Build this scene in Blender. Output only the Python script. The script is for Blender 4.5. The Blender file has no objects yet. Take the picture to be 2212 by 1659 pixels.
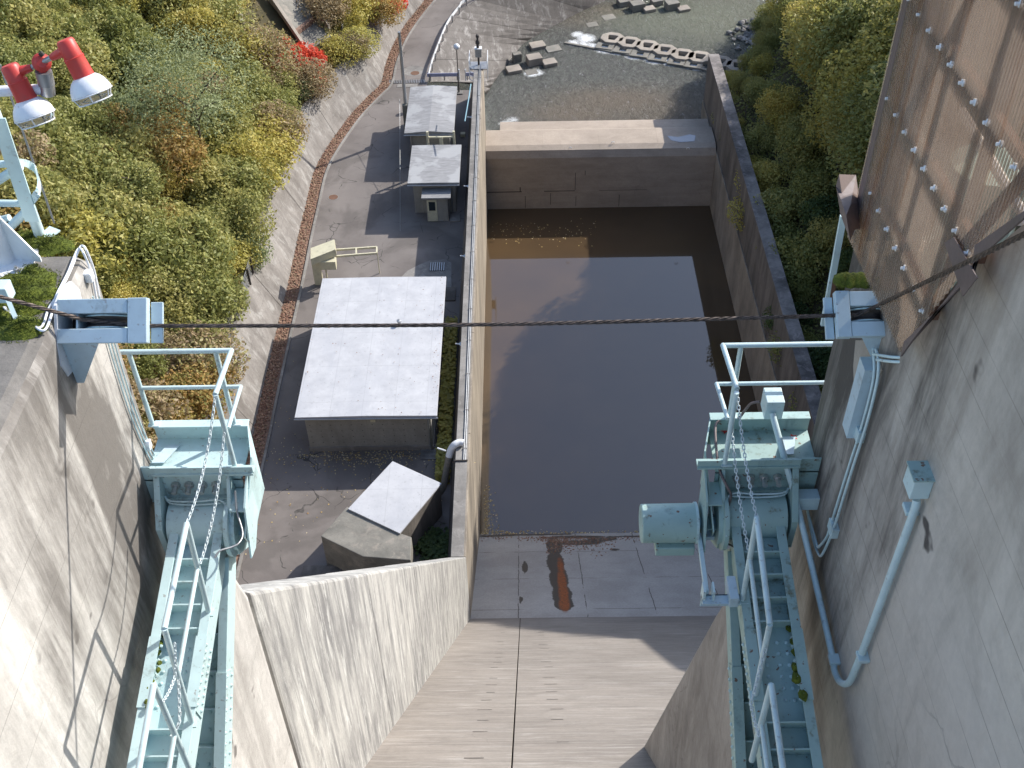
import bpy, bmesh, math, random
import numpy as np
from mathutils import Vector, Matrix, noise
from mathutils.bvhtree import BVHTree
R = math.radians
random.seed(7)
rng = np.random.default_rng(7)
sc = bpy.context.scene
col = sc.collection

# ------------------------------------------------------------------ camera
CAM = Vector((0, 0, 50)); FOC = 2400.0; CU, CV = 1106.0, 829.5     # yard level is z=0, the camera stands 50 m above it
def _d(u, v): return Vector(((u-CU)/FOC, -(v-CV)/FOC, -1.0)).normalized()
_Y = _d(1097, -1400); _Z = -_d(1165, 3412); _Z = (_Z-_Y*_Z.dot(_Y)).normalized(); _X = _Y.cross(_Z)
def ray(u, v):
    d = _d(u, v); return Vector((_X.dot(d), _Y.dot(d), _Z.dot(d)))
def at(u, v, x=None, y=None, z=None):
    d = ray(u, v)
    if x is not None: t = (x-CAM.x)/d.x
    elif y is not None: t = (y-CAM.y)/d.y
    else: t = (z-CAM.z)/d.z
    return CAM+d*t
cd = bpy.data.cameras.new('camera'); cam = bpy.data.objects.new('camera', cd); col.objects.link(cam)
M3 = Matrix((_X, _Y, _Z))            # rows: world axes in camera coordinates -> world from camera
cam.matrix_world = Matrix.Translation(CAM) @ M3.to_4x4()
cd.sensor_width = 36; cd.lens = 36*FOC/2212; cd.clip_start = .1; cd.clip_end = 1200
sc.camera = cam
# ------------------------------------------------------------------ light
SUN = Vector((.656, .483, .579)).normalized()      # towards the sun
w = bpy.data.worlds.new('World'); sc.world = w; w.use_nodes = True
nt = w.node_tree; bg = nt.nodes['Background']; sky = nt.nodes.new('ShaderNodeTexSky')
sky.sky_type = 'NISHITA'; sky.sun_disc = False
sky.sun_elevation = math.asin(SUN.z); sky.sun_rotation = math.atan2(SUN.x, SUN.y)
sky.altitude = 300; sky.air_density = 1.0; sky.dust_density = 1.5; sky.ozone_density = 1.0
nt.links.new(sky.outputs[0], bg.inputs[0]); bg.inputs[1].default_value = .15
sl = bpy.data.lights.new('sun', 'SUN'); sl.energy = 3.3; sl.angle = R(.55); sl.color = (1, .95, .87)
so = bpy.data.objects.new('sun', sl); col.objects.link(so); so.rotation_euler = SUN.to_track_quat('Z', 'Y').to_euler(); so.location = (60, 60, 90)
vs = sc.view_settings; vs.view_transform = 'Standard'; vs.look = 'None'; vs.exposure = .92; vs.gamma = 1; vs.use_curve_mapping = False
sc.cycles.max_bounces = 6; sc.cycles.transparent_max_bounces = 12; sc.cycles.caustics_reflective = False; sc.cycles.caustics_refractive = False

# ------------------------------------------------------------------ helpers
ORG = {}
def tag(o, label=None, cat=None, group=None, kind=None):
    if label and len(label.split()) > 16: print('LONG', len(label.split()), label)
    if label: o['label'] = label
    if cat: o['category'] = cat
    if group: o['group'] = group
    if kind: o['kind'] = kind
    return o
def thing(name, label, cat, loc, group=None):
    o = bpy.data.objects.new(name, None); o.empty_display_size = .2; col.objects.link(o)
    o.location = Vector(loc); ORG[o] = Vector(loc); return tag(o, label, cat, group)
def copy_tree(o, parent=None):
    c = o.copy(); col.objects.link(c)
    if parent: c.parent = parent
    for ch in o.children: copy_tree(ch, c)
    return c
class MB:
    def __init__(s): s.v = []; s.f = []
    def add(s, vs, fs):
        b = len(s.v); s.v += [Vector(p) for p in vs]; s.f += [[b+i for i in f] for f in fs]; return s
    def box(s, x0, x1, y0, y1, z0, z1):
        return s.add([(x, y, z) for z in (z0, z1) for y in (y0, y1) for x in (x0, x1)],
                     [(0,2,3,1),(4,5,7,6),(0,1,5,4),(2,6,7,3),(0,4,6,2),(1,3,7,5)])
    def beam(s, p, q, w_, h_, up=(0,0,1)):           # box from p to q
        p, q = Vector(p), Vector(q); d = (q-p).normalized(); up = Vector(up)
        a = d.cross(up)
        if a.length < 1e-3: a = d.cross(Vector((0,1,0)))
        a.normalize(); b = a.cross(d); a *= w_/2; b *= h_/2
        return s.add([e+i*a+j*b for e in (p, q) for j in (-1,1) for i in (-1,1)],
                     [(0,1,3,2),(4,6,7,5),(0,4,5,1),(2,3,7,6),(0,2,6,4),(1,5,7,3)])
    def prism(s, pts, vec):
        vec = Vector(vec); n = len(pts); pts = [Vector(p) for p in pts]
        fs = [list(range(n)), list(range(2*n-1, n-1, -1))]+[[i, n+i, n+(i+1)%n, (i+1)%n] for i in range(n)]
        return s.add(pts+[p+vec for p in pts], [f[::-1] for f in fs])
    def yz(s, prof, x0, x1):                          # profile in (y,z) extruded along x
        return s.prism([(x0, a, b) for a, b in prof], (x1-x0, 0, 0))
    def tube(s, pts, r, n=8, close=False):
        pts = [Vector(p) for p in pts]; m = len(pts); rs = r if isinstance(r, (list, tuple)) else [r]*m
        b0 = len(s.v); ref = None
        for i, p in enumerate(pts):
            if close: t = pts[(i+1)%m]-pts[i-1]
            else: t = pts[min(i+1, m-1)]-pts[max(i-1, 0)]
            t.normalize()
            if ref is None: ref = t.orthogonal().normalized()
            ref = (ref-t*ref.dot(t)).normalized(); bi = t.cross(ref)
            for k in range(n):
                a = 2*math.pi*k/n; s.v.append(p+(ref*math.cos(a)+bi*math.sin(a))*rs[i])
        for i in range(m if close else m-1):
            for k in range(n):
                j = (i+1)%m; s.f.append([b0+i*n+k, b0+i*n+(k+1)%n, b0+j*n+(k+1)%n, b0+j*n+k])
        if not close:
            s.f.append([b0+k for k in range(n-1, -1, -1)]); s.f.append([b0+(m-1)*n+k for k in range(n)])
        return s
    def lathe(s, o, ax, prof, n=20):                  # prof: (distance along axis, radius)
        o = Vector(o); ax = Vector(ax).normalized(); a1 = ax.orthogonal().normalized(); a2 = ax.cross(a1); b0 = len(s.v)
        for t, r in prof:
            for k in range(n):
                a = 2*math.pi*k/n; s.v.append(o+ax*t+(a1*math.cos(a)+a2*math.sin(a))*max(r, 1e-4))
        for i in range(len(prof)-1):
            for k in range(n): s.f.append([b0+i*n+k, b0+i*n+(k+1)%n, b0+(i+1)*n+(k+1)%n, b0+(i+1)*n+k])
        s.f.append([b0+k for k in range(n-1, -1, -1)]); s.f.append([b0+(len(prof)-1)*n+k for k in range(n)])
        return s
    def obj(s, name, mat, parent=None, bevel=0, smooth=False, org=None):
        me = bpy.data.meshes.new(name)
        if parent is not None: o0 = ORG[parent]
        elif org is not None: o0 = Vector(org)
        else:
            xs = [p.x for p in s.v]; ys = [p.y for p in s.v]; o0 = Vector(((min(xs)+max(xs))/2, (min(ys)+max(ys))/2, min(p.z for p in s.v)))
        me.from_pydata([p-o0 for p in s.v], [], s.f); me.update()
        bm = bmesh.new(); bm.from_mesh(me); bmesh.ops.recalc_face_normals(bm, faces=bm.faces); bm.to_mesh(me); bm.free()
        if smooth:
            me.polygons.foreach_set('use_smooth', [True]*len(me.polygons)); me.set_sharp_from_angle(angle=R(38))
        me.materials.append(mat)
        ob = bpy.data.objects.new(name, me); col.objects.link(ob); ORG[ob] = o0
        if parent is not None: ob.parent = parent; 
        else: ob.location = o0
        if bevel:
            m = ob.modifiers.new('bevel', 'BEVEL'); m.width = bevel; m.segments = 2; m.limit_method = 'ANGLE'; m.angle_limit = R(40)
        return ob
def npmesh(name, V, F, mat, parent=None, smooth=False, attrs=None, org=(0,0,0)):
    me = bpy.data.meshes.new(name); V = np.asarray(V, dtype=np.float32)-np.asarray(org, dtype=np.float32); F = np.asarray(F, dtype=np.int32); k = F.shape[1]
    me.vertices.add(len(V)); me.vertices.foreach_set('co', V.ravel())
    me.loops.add(F.size); me.loops.foreach_set('vertex_index', F.ravel())
    me.polygons.add(len(F)); me.polygons.foreach_set('loop_start', np.arange(0, F.size, k, dtype=np.int32))
    me.update(calc_edges=True)
    if smooth: me.polygons.foreach_set('use_smooth', [True]*len(F))
    for n_, a in (attrs or {}).items():
        at_ = me.attributes.new(n_, 'FLOAT', 'POINT'); at_.data.foreach_set('value', np.asarray(a, dtype=np.float32))
    me.materials.append(mat); ob = bpy.data.objects.new(name, me); col.objects.link(ob)
    ORG[ob] = Vector(org)
    if parent is not None: ob.parent = parent
    else: ob.location = org
    return ob
def grid(P):                                         # P: (n,m,3) -> verts, quads
    n, m = P.shape[:2]; i = np.arange(n*m).reshape(n, m)
    return P.reshape(-1, 3), np.stack([i[:-1,:-1], i[:-1,1:], i[1:,1:], i[1:,:-1]], -1).reshape(-1, 4)
def bez(pts, n=6):                                   # Catmull-Rom through the points
    pts = [Vector(p) for p in pts]; out = []
    for i in range(len(pts)-1):
        a, b, c, d = pts[max(i-1,0)], pts[i], pts[i+1], pts[min(i+2, len(pts)-1)]
        for k in range(n):
            t = k/n; out.append(.5*((2*b)+(c-a)*t+(2*a-5*b+4*c-d)*t*t+(3*b-a-3*c+d)*t**3))
    return out+[pts[-1]]
ORD = ['first','second','third','fourth','fifth','sixth','seventh','eighth','ninth','tenth','eleventh','twelfth']

# ------------------------------------------------------------------ materials
class NT:
    def __init__(s, name):
        s.m = bpy.data.materials.new(name); s.m.use_nodes = True; s.t = s.m.node_tree; s.N = s.t.nodes; s.L = s.t.links
        s.p = s.N['Principled BSDF']; s.out = s.N['Material Output']
        s.pos = s.N.new('ShaderNodeNewGeometry').outputs['Position']; s.obc = s.N.new('ShaderNodeTexCoord').outputs['Object']
    def n(s, t, **k):
        o = s.N.new(t)
        for a, b in k.items(): setattr(o, a, b)
        return o
    def noise(s, scale, det=4, rough=.6, vec=None, sc3=None, dist=0, loc=None):
        o = s.n('ShaderNodeTexNoise'); o.inputs['Scale'].default_value = scale; o.inputs['Detail'].default_value = det
        o.inputs['Roughness'].default_value = rough; o.inputs['Distortion'].default_value = dist; v = vec or s.pos
        if sc3 or loc:
            m = s.n('ShaderNodeMapping'); s.L.new(v, m.inputs[0])
            if sc3: m.inputs['Scale'].default_value = sc3
            if loc: m.inputs['Location'].default_value = loc
            v = m.outputs[0]
        s.L.new(v, o.inputs['Vector']); return o.outputs['Fac']
    def ramp(s, fac, stops, interp='LINEAR'):
        o = s.n('ShaderNodeValToRGB'); cr = o.color_ramp; cr.interpolation = interp
        while len(cr.elements) < len(stops): cr.elements.new(.5)
        for e, (p, c) in zip(cr.elements, stops):
            e.position = p; e.color = (c, c, c, 1) if isinstance(c, (int, float)) else (*c, 1)
        s.L.new(fac, o.inputs[0]); return o.outputs[0]
    def mix(s, f, a, b, mode='MIX'):
        o = s.n('ShaderNodeMix', data_type='RGBA', blend_type=mode)
        for i, x in ((0, f), (6, a), (7, b)):
            if isinstance(x, (int, float)): o.inputs[i].default_value = x if i == 0 else (x, x, x, 1)
            elif isinstance(x, tuple): o.inputs[i].default_value = (*x, 1)
            else: s.L.new(x, o.inputs[i])
        return o.outputs[2]
    def math(s, op, a, b=None, c=None):
        o = s.n('ShaderNodeMath', operation=op)
        for i, x in enumerate((a, b, c)):
            if x is None: continue
            if isinstance(x, (int, float)): o.inputs[i].default_value = x
            else: s.L.new(x, o.inputs[i])
        return o.outputs[0]
    def sep(s, i, v=None):
        o = s.n('ShaderNodeSeparateXYZ'); s.L.new(v or s.pos, o.inputs[0]); return o.outputs[i]
    def attr(s, nm): return s.n('ShaderNodeAttribute', attribute_name=nm).outputs['Fac']
    def bump(s, h, st=.3, d=.02):
        o = s.n('ShaderNodeBump'); o.inputs['Strength'].default_value = st; o.inputs['Distance'].default_value = d
        s.L.new(h, o.inputs['Height']); s.L.new(o.outputs[0], s.p.inputs['Normal']); return o
    def fin(s, c, r=.8, metal=0):
        if isinstance(c, tuple): s.p.inputs['Base Color'].default_value = (*c, 1)
        else: s.L.new(c, s.p.inputs['Base Color'])
        if isinstance(r, (int, float)): s.p.inputs['Roughness'].default_value = r
        else: s.L.new(r, s.p.inputs['Roughness'])
        s.p.inputs['Metallic'].default_value = metal; return s.m
    def line(s, v, period, width, ofs=0):            # 1 on thin lines every period
        a = s.math('FRACT', s.math('DIVIDE', s.math('ADD', v, ofs+1000*period), period))
        return s.math('LESS_THAN', a, width/period)

def concrete(name, base, dark, streak=.6, stk=(1.2,1.2,.07), lines=None, light=None, lim=(.42,.62), fine=9., pits=.5, lmix=.5, top=None, nose=None):
    """base / dark stained colour; lines = [(axis, period, width)] form-board joints; light = efflorescence colour"""
    t = NT(name)
    big = t.noise(.22, 5, .6, loc=(random.random()*50,)*3); st = t.noise(1.1, 6, .68, sc3=stk, dist=.4)
    f = t.math('ADD', t.math('MULTIPLY', st, streak), t.math('MULTIPLY', big, 1-streak))
    c = t.mix(t.ramp(f, [(lim[0], 0.), (lim[1], 1.)]), dark, base)
    if light:
        l2 = t.noise(.9, 7, .72, sc3=(stk[0]*1.6, stk[1]*1.6, stk[2]*1.6), loc=(31, 7, 3), dist=.6)
        c = t.mix(t.math('MULTIPLY', t.ramp(l2, [(.52, 0.), (.66, 1.)]), lmix), c, light)
    g = t.noise(fine, 6, .7); c = t.mix(.35, c, t.mix(t.ramp(g, [(.3, .55), (.7, 1.)]), (0,0,0), c), 'MIX')
    sp = t.noise(2.3, 3, .5, loc=(9, 2, 5)); c = t.mix(t.math('MULTIPLY', t.ramp(sp, [(.70, 0.), (.74, 1.)]), pits), c, (.07,.06,.055))
    cv = t.n('ShaderNodeTexVoronoi', feature='DISTANCE_TO_EDGE'); cv.inputs['Scale'].default_value = .45; ca = t.n('ShaderNodeVectorMath', operation='ADD'); cn = t.n('ShaderNodeTexNoise'); cn.inputs['Scale'].default_value = 1.1; cn.inputs['Detail'].default_value = 5
    t.L.new(t.pos, cn.inputs['Vector']); t.L.new(t.pos, ca.inputs[0]); t.L.new(cn.outputs['Color'], ca.inputs[1]); t.L.new(ca.outputs[0], cv.inputs['Vector'])
    ck = t.math('MULTIPLY', t.math('LESS_THAN', cv.outputs[0], .0045), t.ramp(t.noise(.35, 3, loc=(6, 1, 2)), [(.54, 0.), (.62, .28)])); c = t.mix(ck, c, (.10,.09,.08))
    bl = t.noise(.8, 7, .75, loc=(21, 4, 2), dist=.8); c = t.mix(t.ramp(bl, [(.50, 0.), (.66, .38)]), c, tuple(x*.85 for x in dark))
    h = g
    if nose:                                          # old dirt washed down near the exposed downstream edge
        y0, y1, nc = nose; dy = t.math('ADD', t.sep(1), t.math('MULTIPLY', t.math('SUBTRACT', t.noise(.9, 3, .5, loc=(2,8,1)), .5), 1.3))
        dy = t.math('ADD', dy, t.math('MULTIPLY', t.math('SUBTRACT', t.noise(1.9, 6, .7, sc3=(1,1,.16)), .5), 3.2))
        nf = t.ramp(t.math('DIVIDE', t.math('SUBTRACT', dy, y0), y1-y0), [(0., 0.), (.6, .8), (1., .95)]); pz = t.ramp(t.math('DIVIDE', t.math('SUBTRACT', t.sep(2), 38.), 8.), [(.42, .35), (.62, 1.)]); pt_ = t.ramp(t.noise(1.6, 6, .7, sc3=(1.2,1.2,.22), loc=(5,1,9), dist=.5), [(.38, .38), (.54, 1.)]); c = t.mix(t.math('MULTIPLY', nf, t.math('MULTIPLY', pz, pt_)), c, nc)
    if top:
        nz = t.sep(2, t.n('ShaderNodeNewGeometry').outputs['Normal']); tn = t.noise(3, 6, .75)
        c = t.mix(t.ramp(nz, [(.6, 0.), (.85, 1.)]), c, t.mix(t.ramp(tn, [(.35, 0.), (.65, 1.)]), tuple(x*.55 for x in top), top))
    for ax, per, wd in (lines or []):
        wob = t.math('MULTIPLY', t.noise(.7, 2), .02) if wd < .05 else 0.
        v = t.math('ADD', t.sep(ax), wob); ln = t.line(v, per, wd); gate = t.ramp(t.noise(.8, 3, loc=(3, 3, ax+1)), [(.4, .1), (.6, .75)])
        c = t.mix(t.math('MULTIPLY', ln, gate), c, t.mix(.55, c, (.05,.045,.04)))
        h = t.math('SUBTRACT', h, t.math('MULTIPLY', ln, .6))
    t.bump(h, .45, .02)
    return t.fin(c, .88)
def paint(name, colr, rough=.42, dirt=.5, dcol=(.10,.09,.05), scale=3., metal=0):
    t = NT(name); a = t.noise(scale, 6, .7); b = t.noise(scale*7, 4, .6)
    c = t.mix(t.ramp(a, [(.35, 0.), (.7, 1.)]), colr, tuple(x*.82 for x in colr))
    sp = t.ramp(t.noise(scale*9, 3, .5, loc=(1,5,2)), [(.66, 0.), (.70, dirt)]); c = t.mix(sp, c, (.17,.085,.05)); rn = t.ramp(t.noise(scale*2.5, 5, .7, sc3=(1,1,.25), loc=(8,3,4)), [(.58, 0.), (.70, dirt*.7)]); c = t.mix(rn, c, tuple(x*.55 for x in colr))
    k = t.math('MULTIPLY', t.ramp(t.math('ADD', t.math('MULTIPLY', a, .6), t.math('MULTIPLY', b, .4)), [(.56, 0.), (.66, 1.)]), dirt)
    c = t.mix(k, c, dcol); t.bump(b, .12, .004)
    return t.fin(c, t.ramp(b, [(.3, rough), (.7, min(1, rough+.2))]), metal)
LB = 1.5
def leaves(name, cols, trans=.40, var=.35):
    t = NT(name); isl = t.n('ShaderNodeNewGeometry').outputs['Random Per Island']; oi = t.n('ShaderNodeObjectInfo').outputs['Random']
    f = t.math('ADD', t.math('MULTIPLY', isl, var), t.math('MULTIPLY', t.noise(.55, 3), 1-var))
    f = t.math('ADD', f, t.math('MULTIPLY', t.math('SUBTRACT', oi, .5), .3))
    n = len(cols); c = t.ramp(f, [(.25+.5*i/(n-1), tuple(min(.75, q*LB) for q in cc)) for i, cc in enumerate(cols)])
    t.fin(c, .55); t.p.inputs['Specular IOR Level'].default_value = .35
    tr = t.n('ShaderNodeBsdfTranslucent'); t.L.new(c, tr.inputs[0]); mx = t.n('ShaderNodeMixShader'); mx.inputs[0].default_value = trans
    t.L.new(t.p.outputs[0], mx.inputs[1]); t.L.new(tr.outputs[0], mx.inputs[2]); t.L.new(mx.outputs[0], t.out.inputs[0]); return t.m

m = {}
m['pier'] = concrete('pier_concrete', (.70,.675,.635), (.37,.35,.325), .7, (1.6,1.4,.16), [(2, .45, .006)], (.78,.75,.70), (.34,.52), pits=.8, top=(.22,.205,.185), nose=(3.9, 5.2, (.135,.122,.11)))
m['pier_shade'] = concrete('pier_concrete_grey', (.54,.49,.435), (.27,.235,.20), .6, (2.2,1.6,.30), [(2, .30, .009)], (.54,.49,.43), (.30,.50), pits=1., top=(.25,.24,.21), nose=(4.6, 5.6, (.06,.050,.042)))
m['train'] = concrete('training_wall_concrete', (.50,.485,.45), (.21,.205,.20), .7, (2.4,3.6,.42), [(2, 1.5, .012)], (.66,.65,.61), (.40,.60), pits=.3, lmix=.9)
m['chute'] = concrete('chute_concrete', (.30,.267,.235), (.19,.168,.148), .5, (.45,3.6,3.6), [(2, 1.5, .03)], (.46,.435,.405), (.36,.62), pits=.3, lmix=.5)
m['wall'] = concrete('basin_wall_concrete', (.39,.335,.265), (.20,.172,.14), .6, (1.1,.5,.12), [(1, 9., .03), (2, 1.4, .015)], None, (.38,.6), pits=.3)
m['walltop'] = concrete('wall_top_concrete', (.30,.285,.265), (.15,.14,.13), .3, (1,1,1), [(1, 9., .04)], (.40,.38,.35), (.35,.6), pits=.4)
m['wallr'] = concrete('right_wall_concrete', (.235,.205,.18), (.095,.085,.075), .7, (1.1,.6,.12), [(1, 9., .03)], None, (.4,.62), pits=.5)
m['weir'] = concrete('weir_concrete', (.46,.385,.315), (.33,.275,.225), .5, (.3,.5,1.2), [(2, .78, .012)], None, (.36,.58), pits=.15)
m['lichen'] = concrete('lichened_coping', (.30,.27,.25), (.10,.09,.085), .2, (1,1,1), None, (.46,.40,.39), (.42,.58), fine=4, pits=.6)
m['revet'] = concrete('revetment_concrete', (.27,.25,.23), (.15,.135,.122), .6, (.9,.9,.22), [(2, .55, .012), (2, 1.75, .03)], (.50,.49,.46), (.4,.6), pits=.3, lmix=.45)
m['bank'] = concrete('bank_panel_concrete', (.175,.16,.148), (.115,.103,.095), .6, (.9,.5,.5), [(0, 1.6, .03), (2, .75, .03)], (.60,.58,.56), (.4,.6), pits=.2, lmix=.4)
m['house'] = concrete('house_concrete', (.36,.345,.31), (.25,.24,.215), .5, (1.2,1.2,.4), [(2, .95, .012), (0, 1.9, .012)], None, (.36,.6), pits=.2)
m['block'] = concrete('river_block_concrete', (.42,.37,.31), (.24,.21,.18), .3, (1,1,1), None, None, (.36,.6), pits=.3)
m['blockd'] = concrete('old_block_concrete', (.27,.255,.22), (.13,.125,.11), .3, (1,1,1), None, (.42,.36,.30), (.36,.6), pits=.3)
t = NT('roof_felt'); a = t.noise(1.2, 6, .7, sc3=(1,6,1)); b = t.noise(.35, 4)
c = t.mix(t.ramp(a, [(.35,0.),(.65,1.)]), (.20,.20,.205), (.31,.31,.315)); c = t.mix(t.ramp(b, [(.5,0.),(.56,.7)]), c, (.38,.385,.39)); t.bump(a, .3, .01); m['felt'] = t.fin(c, .75)
t = NT('white_roof_paint'); a = t.noise(.9, 7, .65); b = t.noise(6, 5)
c = t.mix(t.ramp(a, [(.3,0.),(.7,1.)]), (.53,.535,.55), (.41,.415,.435)); c = t.mix(t.ramp(b, [(.60,0.),(.70,.6)]), c, (.30,.30,.31)); sm = t.math('MULTIPLY', t.math('MAXIMUM', t.line(t.sep(0), 1.94, .03), t.line(t.sep(1), 3.25, .03)), .35); c = t.mix(sm, c, (.25,.25,.26)); wt = t.noise(.5, 5, .7, sc3=(1,.35,1), loc=(7,7,7)); c = t.mix(t.ramp(wt, [(.5,0.),(.62,.4)]), c, (.40,.41,.44)); t.bump(b, .2, .006); m['white_roof'] = t.fin(c, .6)
m['aqua'] = paint('aqua_paint', (.52,.68,.69), .36, .5)
m['aqua_dirty'] = paint('aqua_paint_mossy', (.34,.48,.46), .5, .95, (.13,.115,.05), 2.2)
m['aqua_pipe'] = paint('aqua_pipe_paint', (.56,.70,.72), .34, .3)
m['blue'] = paint('blue_grey_paint', (.24,.42,.50), .45, .35)
m['sheave_blue'] = paint('pale_blue_paint', (.50,.62,.68), .42, .4)
m['cream'] = paint('cream_paint', (.62,.58,.42), .5, .3)
m['white'] = paint('white_paint', (.80,.82,.84), .35, .15)
m['red'] = paint('red_enamel', (.58,.05,.04), .4, .3, (.30,.10,.07))
m['enamel'] = paint('white_enamel', (.80,.82,.85), .35, .25, (.45,.43,.40))
m['zinc'] = paint('galvanised_steel', (.42,.43,.44), .4, .3, metal=.8)
m['steel'] = paint('bright_steel', (.60,.60,.60), .35, .2, metal=.9)
m['brown'] = paint('brown_sheet_metal', (.16,.12,.115), .45, .3)
m['rust'] = paint('rusty_steel', (.16,.085,.055), .8, .6, (.06,.035,.025))
m['black'] = paint('black_rubber', (.03,.028,.026), .6, .4)
m['dark'] = paint('dark_steel', (.07,.06,.055), .6, .5)
m['chain'] = paint('chain_steel', (.58,.66,.68), .4, .3)
m['palerail'] = paint('pale_lavender_rail', (.42,.43,.58), .5, .3)
m['bark'] = concrete('bark', (.12,.095,.07), (.05,.04,.03), .6, (3,3,.4))
t = NT('wire_rope'); a = t.noise(30, 4); m['rope'] = t.fin(t.ramp(a, [(.35,(.035,.025,.02)),(.65,(.13,.10,.085))]), .55, .4)
t = NT('moss'); a = t.noise(14, 6, .8); c = t.ramp(a, [(.3,(.035,.045,.004)),(.5,(.10,.13,.01)),(.7,(.19,.21,.02))]); t.bump(a, 1, .03); m['moss'] = t.fin(c, .95)
t = NT('asphalt'); a = t.noise(.25, 5); b = t.noise(25, 4, .8); v = t.n('ShaderNodeTexVoronoi', feature='DISTANCE_TO_EDGE'); v.inputs['Scale'].default_value = .33
mp = t.n('ShaderNodeVectorMath', operation='ADD'); nz = t.n('ShaderNodeTexNoise'); nz.inputs['Scale'].default_value = .7; t.L.new(t.pos, nz.inputs['Vector']); t.L.new(t.pos, mp.inputs[0]); t.L.new(nz.outputs['Color'], mp.inputs[1]); t.L.new(mp.outputs[0], v.inputs['Vector'])
c = t.mix(t.ramp(a, [(.35,0.),(.65,1.)]), (.155,.135,.125), (.225,.20,.185)); c = t.mix(t.ramp(b, [(.3,.35),(.7,0.)]), c, (.06,.055,.05))
k = t.noise(.5, 4, .7, loc=(4,1,0)); crack = t.math('MULTIPLY', t.math('LESS_THAN', v.outputs[0], .007), t.ramp(k, [(.48, 0.), (.56, .8)])); c = t.mix(crack, c, (.035,.033,.03))
wet = t.noise(.16, 4, .6, loc=(12, 3, 0), dist=.8); c = t.mix(t.ramp(wet, [(.52,0.),(.6,.38)]), c, (.07,.062,.056)); t.bump(b, .3, .01); m['asphalt'] = t.fin(c, .85)
t = NT('glass_dark'); m['glass'] = t.fin((.02,.03,.035), .06); t = NT('puddle_painted_sky'); m['puddle'] = t.fin((.33,.34,.37), .08)  # puddle: pale base colour stands in for the sky it mirrors
t = NT('clear_glass'); t.fin((.9,.95,.95), .03); t.p.inputs['Transmission Weight'].default_value = 1; t.p.inputs['IOR'].default_value = 1.2; m['clear'] = t.m
# corrugated translucent brown plastic; rib highlight and shade striped into colour and opacity
t = NT('brown_translucent_sheet'); a = t.noise(2.5, 5, .6); st = t.noise(1.5, 5, .6, sc3=(2, 9, .3)); rust = t.ramp(st, [(.55,0.),(.7,.7)])
c = t.mix(rust, t.mix(t.ramp(a, [(.3,0.),(.7,1.)]), (.36,.30,.255), (.48,.42,.365)), (.26,.11,.04)); rb = t.math('SINE', t.math('MULTIPLY', t.sep(1), 2*math.pi/.032)); c = t.mix(t.ramp(rb, [(.0,.0),(.9,.55)]), c, (.20,.145,.11)); t.fin(c, .2)
tl = t.n('ShaderNodeBsdfTranslucent'); t.L.new(c, tl.inputs[0]); tp = t.n('ShaderNodeBsdfTransparent'); tp.inputs[0].default_value = (.88,.81,.74, 1)
m1 = t.n('ShaderNodeMixShader'); m1.inputs[0].default_value = .30; t.L.new(t.p.outputs[0], m1.inputs[1]); t.L.new(tl.outputs[0], m1.inputs[2])
m2 = t.n('ShaderNodeMixShader'); t.L.new(t.ramp(rb, [(.0,.68),(1.,.30)]), m2.inputs[0]); t.L.new(m1.outputs[0], m2.inputs[1]); t.L.new(tp.outputs[0], m2.inputs[2]); t.L.new(m2.outputs[0], t.out.inputs[0]); m['sheet'] = t.m
# ground under the trees, rock
t = NT('hill_soil'); a = t.noise(.8, 6); m['soil'] = t.fin(t.ramp(a, [(.3,(.045,.04,.02)),(.6,(.09,.075,.035)),(.75,(.13,.10,.06))]), .95)
m['rock'] = concrete('pale_rock', (.42,.40,.38), (.17,.16,.15), .4, (1.5,.5,.5), None, (.6,.58,.56), (.4,.6))
# pool: still, murky brown water
t = NT('pool_water'); a = t.noise(.6, 3, .5); b = t.noise(.12, 3)
c = t.mix(t.ramp(b, [(.3,0.),(.7,1.)]), (.088,.057,.030), (.066,.044,.026)); t.bump(a, .02, .02); t.fin(c, .03); t.p.inputs['IOR'].default_value = 1.8; t.p.inputs['Specular Tint'].default_value = (1,1,1,1)
m['pool'] = t.m
# river: rippled water with foam, shallows and pale glints mixed into the colour
t = NT('river_water'); foam = t.attr('foam'); sh = t.attr('shallow'); gr = t.attr('green')
n1 = t.noise(2.2, 7, .72, sc3=(1,.5,1), dist=.9); n2 = t.noise(6, 5, .75, sc3=(1,.6,1))
c = t.mix(t.ramp(n1, [(.3,0.),(.7,1.)]), (.045,.048,.044), (.13,.134,.12)); c = t.mix(t.math('MULTIPLY', sh, .65), c, t.mix(n1, (.10,.075,.05), (.21,.165,.12))); c = t.mix(t.math('MULTIPLY', gr, .7), c, t.mix(n1, (.11,.12,.09), (.26,.27,.19))); gl = t.ramp(t.noise(2.6, 7, .82, sc3=(1,.45,1), dist=1.5), [(.57,0.),(.68,.6)]); c = t.mix(gl, c, (.42,.43,.43))
fm = t.math('MULTIPLY', foam, t.math('MULTIPLY', t.noise(3.2, 7, .8, dist=1.2), 2.)); fm = t.ramp(fm, [(.55,0.),(.95,1.)])
c = t.mix(fm, c, (.75,.77,.78)); t.bump(t.math('ADD', n1, t.math('MULTIPLY', n2, .5)), .9, .25); t.fin(c, t.ramp(fm, [(0., .12),(1., .8)])); t.p.inputs['IOR'].default_value = 1.33
m['river'] = t.m
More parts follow.
